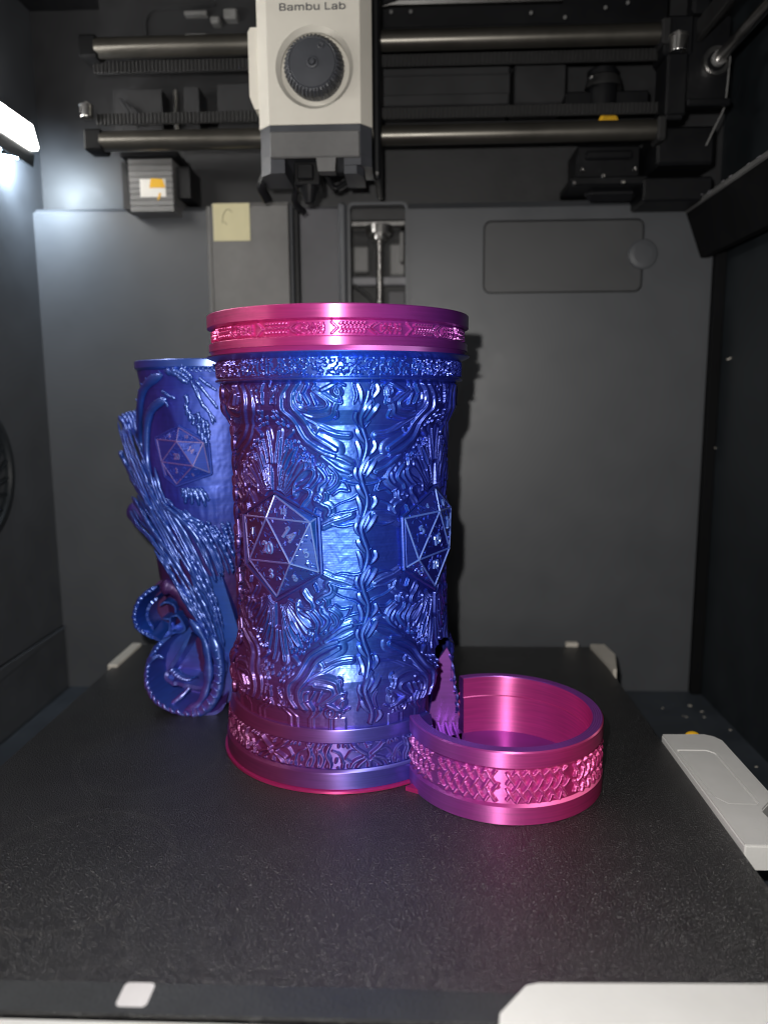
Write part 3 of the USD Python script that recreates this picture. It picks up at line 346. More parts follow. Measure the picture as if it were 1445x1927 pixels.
# motors
t = thing('stepper_motor', 'grey square motor with a white and yellow label left of the tool head', 'motor', (-111, 272, 240))
obj('housing', cat(*[bx(-123.6, -99.8, 270, 292, 238+3.0*k, 240.9+3.0*k, .25) for k in range(9)]), 'motor_grey', t)
obj('mount', cat(bx(-127, -96, 268, 294, 265.2, 268, .5), bx(-128, -124.5, 272, 296, 240, 264), bx(-99, -92, 275, 296, 246, 262)), 'black_plastic', t)
lab = obj('label', bx(-117.6, -103.6, 269.6, 269.95, 245.4, 254.6, .1), 'label_white', t)
obj('yellow_sign', prism_y([(-112.4, 250.0), (-103.8, 250.0), (-105.2, 254.4), (-111.4, 254.9)], 269.3, 269.55), 'label_yellow', lab)
obj('yellow_tail', prism_y([(-108.4, 243.6), (-107.6, 243.6), (-106.2, 247.2), (-107.4, 247.2)], 269.3, 269.55), 'label_yellow', lab)
t = thing('stepper_motor', 'black motor block with shiny bolt heads right of the tool head', 'motor', (130, 272, 240))
obj('housing', cat(bx(113.8, 146.8, 269, 292, 249, 267, 1), bx(118, 142, 266, 272, 259.5, 263.5, .8)), 'black_plastic', t)
obj('flange', cat(bx(110, 150, 264, 294, 246, 250.5, .8), bx(118, 145, 263.5, 270, 238.5, 245.5, 3)), 'black_plastic', t)
for px, pz in ((115.6, 253.4), (142.3, 253.2), (111.7, 246.9), (126.5, 250.2), (136.6, 246.9)): obj('bolt_head', lathe([(1.05, 0), (1.05, .9), (.7, 1.3), (.45, .9), (.05, .9)], 16, (px, pz), axis='y').apply_translation([0, 263.4, 0]), 'steel', t)
t = thing('belt_pulley', 'dark pulley wheel and cap above the yellow label on the right', 'pulley', (125, 264, 283))
obj('wheel', cat(cyl((125, 266, 283), (125, 266, 301.5), 7.6, 32), bx(106, 148, 262.5, 274, 283.4, 291, .8)), 'black_plastic', t); obj('cap', lathe([(9.2, 292), (9.2, 293), (8, 297), (5, 299), (0, 299.6)], 36, (125, 264)), 'rubber', t, smooth=30)
obj('bolt_head', lathe([(1.0, 0), (1.0, .8), (.6, 1.2), (.05, .9)], 14, (117, 294.4), axis='y').apply_translation([0, 255.8, 0]), 'steel', t); obj('bolt_head', lathe([(.8, 0), (.8, .6), (.05, .8)], 12, (127, 287), axis='y').apply_translation([0, 262.4, 0]), 'steel', t)
t = thing('warning_label', 'small yellow half round label under the lower belt on the right', 'label', (127, 259, 274))
obj('yellow_face', prism_y([(121.2, 273.6), (132.4, 273.6), (131.2, 277.0), (129.3, 279.4), (125, 279.6), (123, 277.4)], 258.4, 258.9), 'label_yellow', t)
obj('stripe', cat(*[sweep([(123.6+1.5*k, 258.3, 274), (125+1.15*k, 258.3, 276.6), (125.6+.9*k, 258.3, 279)], .16, 6, 4) for k in range(6)]), 'black_plastic', t)
obj('stem', cyl((127, 262, 268), (127, 262, 279), 1.6, 12), 'black_plastic', t)
# panels behind the rods
t = thing('rear_cover', 'dark ribbed cover panel between the two belts right of the head', 'panel', (45, 276, 290))
obj('panel', bx(10.5, 79.6, 275, 297, 289, 309, .6), 'upper_plastic', t); obj('lower_strip', bx(12, 78.8, 272.6, 275, 289.4, 295, .5), 'upper_plastic', t); obj('upper_strip', bx(12, 78.8, 273.4, 275, 304.4, 308.6, .5), 'upper_plastic', t)
obj('side_box', bx(81.3, 108, 272, 296, 289, 309, .8), 'upper_plastic', t)
t = thing('rear_cover', 'dark panel with two upright slots left of the tool head', 'panel', (-95, 280, 280))
obj('panel', cat(bx(-134, -107.5, 282, 297, 280, 304), bx(-94.8, -86.6, 280, 297, 280, 304), bx(-76, -50, 278, 297, 280, 304)), 'upper_plastic', t)
obj('shaft', cyl((-100.6, 284, 279), (-100.6, 284, 304), 1.5, 16), 'steel', t); obj('clip', bx(-84, -78, 283, 292, 288, 293, .6), 'upper_plastic', t); obj('guard_rib', cat(*[sweep([(-129+3*k, 279, 298-2*k), (-120+2.2*k, 279, 284+1.2*k)], .8, 4, 6) for k in range(3)]), 'upper_plastic', t)
t = thing('top_cover', 'dark cover with a rounded edge above the upper rod, left of the head', 'panel', (-95, 270, 328))
obj('panel', prism_y(rrect(-136, -48, 322.5, 356, 3), 274, 297), 'upper_plastic', t); obj('edge_bead', sweep([(-111, 273.2, 322), (-111, 273.2, 334), (-107.5, 273.2, 338.6), (-100, 273.2, 339.8), (-74, 273.2, 341)], .8, 24, 6), 'upper_plastic', t)
obj('latch', cat(bx(-90, -78, 270, 275, 335, 337, .3), bx(-90, -79, 270, 275, 324.3, 326, .3), bx(-76, -71, 268, 275, 330, 333.5, .8), bx(-69, -62, 268, 275, 332, 337, .8)), 'motor_grey', t)
t = thing('top_cover', 'black cover with a bright metal strip above the upper rod, right of the head', 'panel', (85, 270, 328))
obj('panel', cat(bx(10, 160, 276, 297, 322.5, 356, .8), bx(12, 108, 266, 276, 321.8, 325, .6)), 'black_plastic', t); obj('metal_strip', prism_y([(12, 332.4), (17, 333.3), (103, 333.1), (103.5, 335), (22, 335.3)], 262, 264), 'steel', t)
for px, pz in ((17.6, 333.6), (27.5, 333.5), (88, 331.5), (105, 329), (125, 333), (136, 335)): obj('bolt_head', lathe([(.9, 0), (.9, .7), (.05, .8)], 12, (px, pz-2.4), axis='y').apply_translation([0, 265, 0]), 'motor_grey', t)
for x0, z0, y0, lab in ((155, 304.5, 243, 'shiny metal cap at the right end of the upper rod'), (-135.6, 282, 249, 'small metal cap at the left end between the belts')):
    t = thing('pulley_cap', lab, 'metal cap', (x0, y0, z0-5)); k = 1 if x0 > 0 else .8
    obj('sleeve', lathe([(3.9*k, z0-4.4*k), (4.1*k, z0-4*k), (4.1*k, z0+2*k), (4.6*k, z0+2.2*k), (4.6*k, z0+3*k), (3*k, z0+3.6*k), (2.2*k, z0+3.6*k)], 28, (x0, y0)), 'steel', t, smooth=30); obj('pin', lathe([(1.2*k, z0+3*k), (1.2*k, z0+5*k), (.05, z0+5.4*k)], 14, (x0, y0)), 'steel', t)
t = thing('gantry_end', 'black bracket that holds the right ends of the guide rods', 'bracket', (165, 245, 250))
obj('column', cat(bx(150.4, 160.4, 243.5, 262, 272, 300.4, 1), bx(149, 163, 246, 264, 300.6, 318, 1), bx(151, 158.5, 243, 246, 270, 272.6, .4)), 'black_plastic', t)
obj('plate', cat(prism_y([(160.6, 279), (181, 279), (181, 318), (160.6, 318)], 249, 256), bx(160.6, 181, 243, 249, 276, 279.4, .6), bx(162, 171, 246, 256, 319, 340, 1.5)), 'black_plastic', t)
obj('lower_block', cat(bx(150, 178, 252, 290, 252, 270, 1.2), bx(147, 182, 262, 292, 237, 249, 1)), 'black_plastic', t)
obj('edge_highlight', sweep([(181, 247, 304), (181, 247, 298), (180.5, 247, 284), (179.6, 247, 276), (176, 247, 268), (172, 247, 259)], .45, 24, 6), 'motor_grey', t)  # grey line paints the highlight along the plate edge
t = thing('side_rod', 'steel side rod running towards the viewer from a round bushing, upper right', 'rod', (175, 248, 297.6))
obj('rod', cyl((175, 250, 297.6), (175, -10, 297.6), 2.7, 28), 'steel', t, smooth=40); obj('collar', cyl((175, 246, 297.6), (175, 243, 297.6), 3.4, 24), 'motor_grey', t, smooth=40)
obj('bushing', lathe([(4.2, -3), (4.2, .3), (5.2, .3), (5.4, 1.3), (6.6, 1.4), (6.9, .6), (6.9, -3)], 40, (175, 297.6), axis='y').apply_translation([0, 248, 0]), 'steel', t, smooth=40); obj('bushing_seal', lathe([(2.6, .2), (4.3, .2)], 32, (175, 297.6), axis='y').apply_translation([0, 247.2, 0]), 'black_plastic', t)
t = thing('side_belt', 'black side belt slanting above the steel rod in the upper right corner', 'belt', (170, 150, 310))
obj('strap', cat(bx(168.2, 173.0, 0, 247, 311.6, 313.0, .3), bx(164.2, 167.4, 0, 247, 306, 315.6, .6)), 'rubber', t)
t = thing('side_rail', 'black slanting beam along the right wall above the door side', 'beam', (190, 180, 212))
obj('beam', prism_y([(177, 236), (182, 240), (198.3, 240), (198.3, 222), (190, 212.5), (186, 212.5)], 20, 284.6), 'matte_black', t)
obj('top_edge', prism_y([(176, 236.4), (177.6, 239.6), (181.5, 241.2), (181.5, 240.2), (178, 236)], 20, 284.6), 'motor_grey', t)
rg = np.random.default_rng(4)
obj('grease_smear', cat(*[(lambda m: m.apply_scale([1.0, 3.2, .5]).apply_translation([177.6+rg.uniform(-1, 2.5), y, 238.6+rg.uniform(-.5, 1.6)]))(trimesh.creation.icosphere(1, rg.uniform(.3, .9))) for y in rg.uniform(150, 280, 26)]), 'print_grey', t, kind='stuff')
# left side: lamp bar, fan grille
t = thing('lamp_bar', 'glowing white lamp bar mounted along the upper left wall', 'lamp', (-172, 160, 265))
obj('housing', cat(prism_y([(-184.4, 271), (-172.6, 271), (-170.6, 279.6), (-172.0, 281.4), (-184.4, 282.5)], 20, 258), bx(-184.4, -168.5, 258.1, 260.5, 268, 281.5, .8)), 'side_plastic', t)
obj('lip', prism_y([(-170.4, 258.5), (-169.2, 258.2), (-168.2, 264.6), (-169.8, 266.0), (-171.2, 271), (-172.4, 271)], 20, 258), 'side_plastic', t)
obj('diffuser', prism_y([(-170.9, 271.0), (-169.6, 266.4), (-166.4, 266.0), (-165.6, 267.6), (-168.0, 278.4), (-170.0, 279.6)], 22, 257.6), 'led_light', t)
ec = np.array([-175.5, 252.5, 264.0]); en = np.array([-.3, .80, -.52]); en /= np.linalg.norm(en); e1 = np.cross([1, 0, 0], en); e1 /= np.linalg.norm(e1); e2 = np.cross(en, e1)
q4 = np.array([ec+a*4*e1+b*5*e2+c*en for c in (0, -.8) for a, b in ((-1, -1), (1, -1), (1, 1), (-1, 1))]); endm = trimesh.convex.convex_hull(q4)
obj('added_end_light', endm, 'added_glow', t); obj('added_backing', trimesh.convex.convex_hull(np.vstack([q4[:4]*1.0 - en*1.0 + (q4[:4]-ec)*.12, q4[:4]-en*2.4 + (q4[:4]-ec)*.12])), 'side_plastic', t)  # added emitter brightens the rear left corner; its backing shields the plate
t = thing('fan_grille', 'round dark fan grille on the left wall', 'fan', (-183, 203, 103))
obj('ring', lathe([(36, 0), (36, 2.6), (34.6, 3.4), (31.8, 3.4), (30.8, 2), (30.8, 0)], 72, (203, 103), axis='x').apply_translation([XL, 0, 0]), 'side_plastic', t, smooth=30)
obj('hub', lathe([(9, 0), (9, 2.4), (8, 3), (0, 3.2)], 32, (203, 103), axis='x').apply_translation([XL, 0, 0]), 'side_plastic', t)
for k in range(22):
    a = 2*PI*k/22; obj('blade', sweep([(XL+1.3, 203+9*math.cos(a), 103+9*math.sin(a)), (XL+1.3, 203+20*math.cos(a+.16), 103+20*math.sin(a+.16)), (XL+1.3, 203+31*math.cos(a+.4), 103+31*math.sin(a+.4))], 1.2, 6, 5), 'side_plastic', t)
for x0, y0, z0, lab in ((198.2, 281, 108.6, 'pale chip of plastic stuck in the right rear corner'), (198.3, 268, 157.5, 'tiny pale fleck high on the right wall')):
    t = obj('plastic_chip', sweep([(x0-1.9, y0, z0-.3), (x0-.6, y0-.3, z0-.4), (x0+.0, y0-1.6, z0+.6)], taper(.75 if y0 > 270 else .3, .5), 8, 6), 'clip_cream', label=lab, cat='plastic chip')
# ---------------------------------------------------------------- heated bed
t = thing('print_bed', 'black textured print plate on its heated bed under the prints', 'bed', (0, 128, -8))
obj('plate', bx(-128.5, 128.5, 0, 256.5, -1.0, 0, .25), 'plate_coating', t)
obj('front_strip', prism(Polygon([(-128.2, .3), (46.4, .3), (53.8, 8.6), (25, 9.3), (-128.2, 9.3)]), .03, .10), 'plate_strip', t)
obj('heater_base', cat(bx(-126.5, 126.5, 3, 252, -9, -1.05), bx(-120, 120, 20, 240, -22, -9, 2)), 'black_plastic', t)
obj('front_frame', bx(-134, 60, -18, -.7, -12, -.5, .6), 'white_plastic', t)
obj('corner_clip', bx(-130.6, -125, 219, 254.5, -4, 1.6, .7), 'clip_cream', t)
obj('corner_clip', prism(Polygon([(126.4, 254.6), (134, 254.6), (135.6, 238), (130.6, 216), (128.8, 216)]), -4, 2.2), 'clip_cream', t); obj('corner_clip', bx(113.6, 120.6, 256.7, 260.5, -3, 2.0, .6), 'clip_cream', t)
fp = Polygon([(44.6, -16), (47.4, .6), (54.4, 8.8), (57.2, 9.6), (140, 11.6), (150, 11.6), (150, -16)]).buffer(-1).buffer(1, quad_segs=4)
t = thing('front_lip', 'white plastic front lip with a slanted end at the lower right', 'lip', (95, 0, 0)); obj('lip', cat(prism(fp, .12, 2.2), prism(fp.buffer(-.4), 2.2, 2.6)), 'white_plastic', t, smooth=25); obj('badge_edge', bx(106, 124, -7, -2.2, 2.6, 2.9, .1), 'print_grey', t)
t = obj('bed_sticker', cat(prism(rrect(-40.0, -32.8, 2.2, 9.3, 1.2), .12, .2), ), 'sticker_white', label='small blank white square sticker at the front edge of the plate', cat='sticker')
t = thing('bed_wiper', 'white plastic bracket with an inset panel beside the right plate edge', 'bracket', (140, 100, 0))
wp = Polygon([(128.8, 142.2), (145.6, 142.6), (149.0, 140.6), (151, 137), (151, 95.5), (150.2, 93.6), (143.6, 86.5), (143, 84.6), (143.4, 79), (156, 66), (129.0, 66)]).buffer(-.6).buffer(.6, quad_segs=4)
ins = Polygon([(129.9, 128.6), (141.5, 128.6), (144, 126), (144, 89.4), (134, 89.4), (130.6, 94)]).buffer(-.8).buffer(.8, quad_segs=3)
obj('body', cat(prism(wp, -6, 1.5), prism(wp.buffer(-.25).difference(ins), 1.5, 2.3), prism(ins.buffer(-.55), 1.4, 2.1)), 'white_plastic', t); obj('foot', prism(Polygon([(130, 70), (160, 70), (160, 100), (130, 130)]), -9, -6.1), 'black_plastic', t)
t = obj('orange_crumb', (lambda m: m.apply_scale([1.5, .8, 1.0]).apply_translation([142.5, 146, -.2]))(trimesh.creation.icosphere(2, 2.0)), 'label_yellow', label='small orange crumb of filament behind the white bracket', cat='filament crumb')
rg = np.random.default_rng(11); sp = []
for k in range(90):
    sp.append((rg.uniform(-110, 125), rg.uniform(10, 200), rg.uniform(.07, .2)))
for k in range(26): sp.append((-67+rg.normal(0, 9), 112+rg.normal(0, 5), rg.uniform(.07, .17)))
obj('dust_specks', cat(*[(lambda m: m.apply_scale([rg.uniform(.7, 2.2), 1, .5]).apply_translation([a, b, .06]))(trimesh.creation.icosphere(0, r)) for a, b, r in sp if math.hypot(a, b-144.6) > 50 and math.hypot(a-61, b-114) > 37]), 'print_grey', kind='stuff', label='pale specks of dust scattered over the black plate', cat='dust')
rg = np.random.default_rng(5)
obj('floor_crumbs', cat(*[(lambda m: m.apply_scale([rg.uniform(.8, 2), rg.uniform(.8, 2), .5]).apply_translation([a, b, ZF+.2]))(trimesh.creation.icosphere(0, r)) for a, b, r in zip(rg.uniform(140, 197, 26), rg.uniform(120, 280, 26), rg.uniform(.25, .8, 26))]), 'clip_cream', kind='stuff', label='crumbs of plastic scattered on the chamber floor', cat='crumbs')
# ---------------------------------------------------------------- the printed tankard
MX, MY, MZ = 0.18, 144.6, 85.7
DIE0, VINE0 = -119.0, -74.0
AZ = np.concatenate([np.linspace(-182, 12, 640, endpoint=False), np.linspace(12, 178, 180, endpoint=False)])
quad = Relief(-4, 44, -2, 60, .09); quad_low = Relief(-4, 44, -60, 2, .09); swell = Relief(-4, 44, -2, 60, .12)
KX = 41.2*PI/180
for w, h, pts in QUAD:
    quad.stroke([(a*KX, z) for a, z in pts], w*.95, h*1.15, soft=.75 if w < .6 else .5)
    if len(pts) > 3: swell.stroke([(a*KX, z) for a, z in pts], w*2.6+.4, .75, soft=1.0)
for w, h, pts in QUAD_LOW: quad_low.stroke([(a*KX, z) for a, z in pts], w*1.1, h*1.5, soft=.7)
rg = np.random.default_rng(2)
for k in range(200):                                             # pebbled ground round the fan of leaves
    x, z = rg.uniform(0, 17), rg.uniform(14, 46)
    if z > 18 + 1.1*x and x < 14: continue
    if abs(x - (56-z)*.42) < 3.0 and z > 30: quad.stroke([(x, z), (x+rg.uniform(-.5, .5), z+rg.uniform(-.6, .6))], .3, .6, 3)
for pts in ([(20, 11.5), (24, 13), (28, 13.6), (32, 15)], [(21, 9), (25, 8.2), (29, 8.8), (33, 7.6)], [(26, 17), (29, 18), (32, 20.5)], [(24, 24.5), (28, 23), (32, 22.5)], [(30, 44), (31.6, 42)], [(29, 57), (30, 53), (29.2, 50)], [(27.5, 25.5), (30, 26.5), (32.4, 26)]):
    quad.stroke(pts, .5, .85, soft=.8, pointed=True)
for k in range(9):                                               # the fan above the die
    a = math.radians(4+9.5*k); quad.stroke([(1.0+6*math.sin(a)*.6, 17.5+3*math.cos(a)), (1.2+12*math.sin(a)*.75, 19+11*math.cos(a)), (1.3+18*math.sin(a)*.75+.8, 19+19.5*math.cos(a))], .62, .95, soft=.8, pointed=True)
for x0, x1 in ((1, 2.2), (3.2, 4.2), (5.2, 6.3)):                # band of leaf tips under the collar
    quad.stroke([(x0, 57.2), (x1, 53.5), (x0+.6, 50.2)], .5, .9); quad.stroke([(x1+.4, 56.8), (x1+.8, 52)], .35, .7)
prof_b = [(22.3, 43.6), (37, 44.0), (39.2, 43.7), (44.5, 40.8), (47, 40.3), (124, 40.3), (128.6, 40.6), (133.6, 43.6), (135, 43.9), (142.9, 43.9)]
ZB = np.linspace(22.35, 142.9, 575); RB = np.interp(ZB, *zip(*prof_b))
def body_relief(A, Z):
    rel = np.abs((A-DIE0+45) % 90 - 45); zz = Z-MZ; x = rel*KX
    h = np.where(zz >= 0, quad(x, np.abs(zz)), np.maximum(quad(x, np.abs(zz)), np.where(zz < -38, 0, 0)+quad_low(x, zz)))
    h = np.maximum(h, .35*h+swell(x, np.abs(zz))*.9)
    h = h*np.clip((57.6-np.abs(zz))/1.2, .25, 1)
    n = meshkit.fbm(np.stack([x*.5, zz*.5, 0*x], -1), 3, 5)-.5
    layer = .018*np.sin(2*PI*Z/.84+2*meshkit.noise(np.stack([Z*.7, A*.05, A*0], -1), 8)*6)
    concave = -.8*np.clip(1-((rel-33)/11)**2, 0, 1)*np.clip(1-(zz/18)**2, 0, 1)
    return h + .16*n + layer*.5 + concave
HOLE = Polygon([(-24, 46), (-31, 41.5), (-31.5, 38), (-36.5, 33), (-41.5, 28), (-42, 24), (-40, 20), (-40, -2), (3.5, -2), (4, 18), (2.5, 24), (5, 30), (2, 36), (-4, 41), (-12, 45)])
shapely.prepare(HOLE)
def keep(a, z):
    a = (a+180) % 360-180; return ~shapely.contains_xy(HOLE, a, z)
mug = thing('tankard', 'tall blue and magenta printed tankard with scrollwork relief and twenty sided dice', 'tankard', (MX, MY, 0))
obj('body', shell(ZB, RB, body_relief, AZ, (MX, MY), keep), 'blue_silk', mug, smooth=True)
# rim: lip, relief band, lower ring
band = Relief(0, 60, 0, 4.4, .06)                                   # one motif of 30 degrees, 24.6 mm long
def motif(r, x0):
    for i in range(7):
        for j in range(3): r.stroke([(x0+3.2+i*1.25+(j % 2)*.6, .8+j*1.35), (x0+3.6+i*1.25+(j % 2)*.6, 1.05+j*1.35)], .5, 1.0, 3)
    for s in (0, 1):
        f = (lambda z: z) if s else (lambda z: 4.2-z)
        r.stroke([(x0+.2, f(.3)), (x0+1.4, f(1.4)), (x0+2.2, f(2.1))], .38, 1.0, 8); r.stroke([(x0+12.2, f(2.1)), (x0+13.2, f(1.1)), (x0+14.6, f(.4))], .38, 1.0, 8); r.stroke([(x0+13.4, f(2.1)), (x0+14.6, f(1.2)), (x0+15.8, f(.6))], .34, .95, 8)
        for q in range(5): r.stroke([(x0+16.3+1.75*q, f(.6)), (x0+16.9+1.6*q, f(1.1)), (x0+16.5+1.75*q, f(1.7))], .34, .95, 6)
    for q in range(3): r.stroke([(x0+17.2+2.7*q+.75*math.cos(b), 2.1+.8*math.sin(b)) for b in np.linspace(0, 6, 9)], .32, 1.0, 16)
motif(band, 0); motif(band, 25.7)
KR = 47*PI/180
def rim_relief(A, Z):
    x = ((A-DIE0) % 31.3)*KR; z = Z-157.7; return np.where((z > .1) & (z < 4.5), band(x, np.clip(z-.15, 0, 4.3)), 0)
def dense(prof, step, lo=None, hi=None):
    z, r = [], []
    for (a, b), (c, d) in zip(prof[:-1], prof[1:]):
        n = max(2, int(math.hypot(c-a, d-b)/step)+1) if (lo is not None and a >= lo-.01 and c <= hi+.01) else 2
        t = np.linspace(0, 1, n, endpoint=False); z += list(a+(c-a)*t); r += list(b+(d-b)*t)
    return z+[prof[-1][0]], r+[prof[-1][1]]
zr, rr = dense([(152.9, 47.6), (154.4, 48.3), (154.5, 48.7), (157.1, 48.7), (157.3, 48.5), (157.6, 46.9), (162.3, 46.9), (162.9, 49.0), (163.0, 49.2), (167.2, 49.2), (167.5, 48.9), (167.5, 45.2), (166, 44.6), (150, 44.2)], .14, 157.6, 162.3)
obj('rim', shell(zr, rr, rim_relief, AZ, (MX, MY)), 'rose_silk', mug, smooth=35)
# collar with worm-like fine relief
xx, yy = np.meshgrid(np.arange(0, 300, .1), np.arange(0, 7, .1), indexing='ij'); q = np.stack([xx*.85, yy*.85, 0*xx], -1)
wn = np.abs(meshkit.noise(q, 3)+.45*meshkit.noise(q*2.1, 9)-.72); worms = Relief(0, 300, 0, 7, .1); worms.h[:xx.shape[0], :xx.shape[1]] = .7*np.clip(1-(wn/.14), 0, 1)**.6
def collar_relief(A, Z):
    x = ((A+182) % 360)*KR*.98*.99; z = Z-144.9; return worms(np.clip(x, 0, 299), np.clip(z, 0, 6.5))*np.clip(z/.4, 0, 1)*np.clip((5.9-z)/.4, 0, 1)
zc, rc = dense([(142.6, 43.8), (143.0, 44.6), (143.7, 46.9), (144.2, 47.0), (144.7, 46.0), (150.8, 46.2), (151.4, 47.3), (152.4, 49.6), (152.75, 49.7), (152.9, 47.5)], .14, 144.7, 150.8)
obj('collar', shell(zc, rc, collar_relief, AZ, (MX, MY)), 'blue_silk', mug, smooth=35)
# foot: smooth ring, floral band, base band, brim
foot = Relief(-20, 20, 7, 19, .08); KF = 46.6*PI/180
for w, h, pts in FOOT:
    foot.stroke([(a*KF, z) for a, z in pts], w*.75, h*1.35, soft=.7); foot.stroke([(-a*KF, z) for a, z in pts], w*.75, h*1.35, soft=.7)
for x in (-17.6, -15.2, 15.2, 17.6): foot.stroke([(x, 9), (x+.9, 12), (x-.4, 14.5), (x+.5, 16.6)], .7, .9)
def foot_relief(A, Z):
    x = ((A-VINE0+22.5) % 45-22.5)*KF; return np.where((Z > 8.2) & (Z < 17.4), foot(x, Z)*np.clip((Z-8.3)/.6, 0, 1)*np.clip((17.4-Z)/.6, 0, 1), 0)
zf, rf = dense([(8.25, 45.9), (17.35, 45.2)], .2, 8, 18)
obj('floral_band', shell(zf, rf, foot_relief, AZ, (MX, MY), keep), 'plum_silk', mug, smooth=True)
A3 = np.concatenate([np.linspace(-182, 12, 240, endpoint=False), np.linspace(12, 178, 90, endpoint=False)]); flat = lambda A, Z: 0*Z
obj('foot_ring', shell([17.3, 17.45, 17.9, 21.8, 22.3, 22.4], [45.0, 45.7, 46.0, 45.2, 44.8, 43.4], flat, A3, (MX, MY), keep), 'blue_silk', mug, smooth=35)
obj('base_band', shell([1.1, 1.3, 6.9, 7.4, 8.2, 8.3], [47.2, 47.6, 47.6, 47.3, 46.6, 45.6], flat, A3, (MX, MY), keep), 'plum_silk', mug, smooth=35)
obj('brim', cat(trimesh.Trimesh(*shell([0, .15, 1.0, 1.15], [48.2, 48.6, 48.5, 47.3], flat, A3, (MX, MY)), process=False), prism(Polygon([(25.6, 99.5), (31.2, 96.6), (34.5, 99.0), (31, 104)]), 0, 1.6)), 'brim_silk', mug, smooth=35)
obj('inner_wall', lathe([(0, 60), (36, 60), (36, 132), (38, 138), (42, 143), (44.1, 150.2)], 120, (MX, MY)), 'rose_silk', mug, smooth=35)
obj('inner_core', lathe([(34.5, 1), (34.5, 59)], 90, (MX, MY)), 'handle_dark', mug)
# hole, jamb and ridged ramp on the right of the foot
jamb = Polygon([(31.5, 1.0), (49.0, 1.0), (48.6, 6), (47.6, 7), (47.6, 10.5), (46.6, 11.8), (47.0, 15), (46.0, 17.5), (45.4, 19), (46.2, 21.5), (45.0, 24), (45.2, 27), (44.2, 29.4), (43.6, 33.2), (42.2, 36), (37.6, 29), (36.6, 26)])
obj('cut_wall', prism_y(jamb, 148.2, 149.8), 'tray_violet', mug)
obj('cut_edge', sweep([(48.6, 148, 2), (47.6, 148, 9), (46.6, 148, 13), (46.6, 148, 16.5), (45.3, 148, 20), (45.4, 148, 24), (44.6, 148, 28.6), (43.6, 148, 33)], lambda s: .5+.25*math.sin(40*s), 40, 6), 'blue_silk', mug)
obj('ramp_rib', sweep([(32.4, 147.6, 1.6), (35.0, 147.8, 12), (37.2, 148, 27)], taper(1.1, .6), 14, 8), 'handle_silk', mug, smooth=True); obj('ramp_rib', sweep([(29.4, 146, 2), (32.4, 147, 10), (35.2, 148.4, 25)], taper(.9, .5), 14, 8), 'handle_silk', mug, smooth=True)
obj('ramp', cat(prism(Polygon([(26, 120), (47, 128), (49, 148), (28, 149)]), .5, 2.0), *[sweep([(32.5+3.1*k, 147.4, 3.4), (33.5+3.1*k, 139, 2.9), (35+3.0*k, 130, 2.3)], .75, 8, 6) for k in range(5)]), 'tray_violet', mug)
obj('ramp_cheek', shell(np.linspace(2, 14, 14), 42.5-.0*np.linspace(0, 1, 14), lambda A, Z: -8*((Z-2)/12)**.6*np.clip((A+42)/22, 0, 1)-1.5, np.linspace(-42, -20, 22), (MX, MY)), 'rose_silk', mug, smooth=True)
# vines of leaves
def surf(az, z, lift=0.0):
    r = np.interp(z, *zip(*prof_b)) + lift; t = math.radians(az); return np.array([MX+r*math.cos(t), MY+r*math.sin(t), z])
for vk in range(4):
    va = VINE0 + 90*vk; stem = []
    zz = np.linspace(23.5, 142, 150)
    st = obj('leaf_vine', sweep([surf(va+1.6*math.sin((z-MZ)*2*PI/18.9+2.2)+.4, z, .2) for z in zz[::3]], 1.15, 150, 6, normal=np.array([math.cos(math.radians(va)), math.sin(math.radians(va)), 0])), 'blue_silk', mug, smooth=True)
    n_ = np.array([math.cos(math.radians(va)), math.sin(math.radians(va)), 0])
    for k in range(-4, 4):
        for w, pts in VINE + [(.7, [(-a*.8, z+8.2) for a, z in VINE[0][1]]), (.7, [(-a*.7, z-9.0) for a, z in VINE[2][1]])]:
            q = [(a, z+18.9*k+MZ) for a, z in pts]
            if min(z for a, z in q) < 22.6 or max(z for a, z in q) > 143.2: continue
            dz = .55 if MZ else 0
            leaf = sweep([surf(va+a*1.12, z, .8) for a, z in q], lambda s, w=w: w*1.25*(.25+.75*math.sin(PI*min(.98, s*.8+.18))**.8)*(1 if s < .99 else .3), 11, 7, .95, n_)
            obj('leaf', leaf, 'blue_silk', st, smooth=40)
# the twenty sided dice
_o = [(.5*math.cos(t), math.sin(t)) for t in np.linspace(PI/2, PI/2+2*PI, 11)]
DIGITS = {'0': [_o], '1': [[(-.3, .6), (.05, 1), (.05, -1)]], '2': [[(-.5, .55), (-.2, 1), (.3, .95), (.5, .5), (.1, -.2), (-.5, -.95)], [(-.5, -.95), (.55, -.95)]], '3': [[(-.5, .7), (0, 1), (.45, .6), (0, .08), (.5, -.4), (.1, -1), (-.5, -.7)]],
          '4': [[(.25, -1), (.25, 1)], [(.25, 1), (-.55, -.35)], [(-.55, -.35), (.55, -.35)]], '5': [[(.5, .95), (-.4, .95)], [(-.4, .95), (-.45, .1)], [(-.45, .1), (.1, .3), (.5, -.3), (.1, -1), (-.5, -.75)]],
          '6': [[(.4, .9), (-.2, .6), (-.5, -.3), (-.1, -1), (.45, -.5), (.1, .05), (-.4, -.25)]], '7': [[(-.5, .95), (.5, .95)], [(.5, .95), (-.1, -1)]],
          '8': [[(0, .08), (-.4, .5), (0, 1), (.4, .5), (0, .08), (-.5, -.45), (0, -1), (.5, -.45), (0, .08)]], '9': [[(.35, .35), (-.2, .1), (-.45, .55), (0, 1), (.45, .6), (.3, -.3), (-.2, -1)]]}
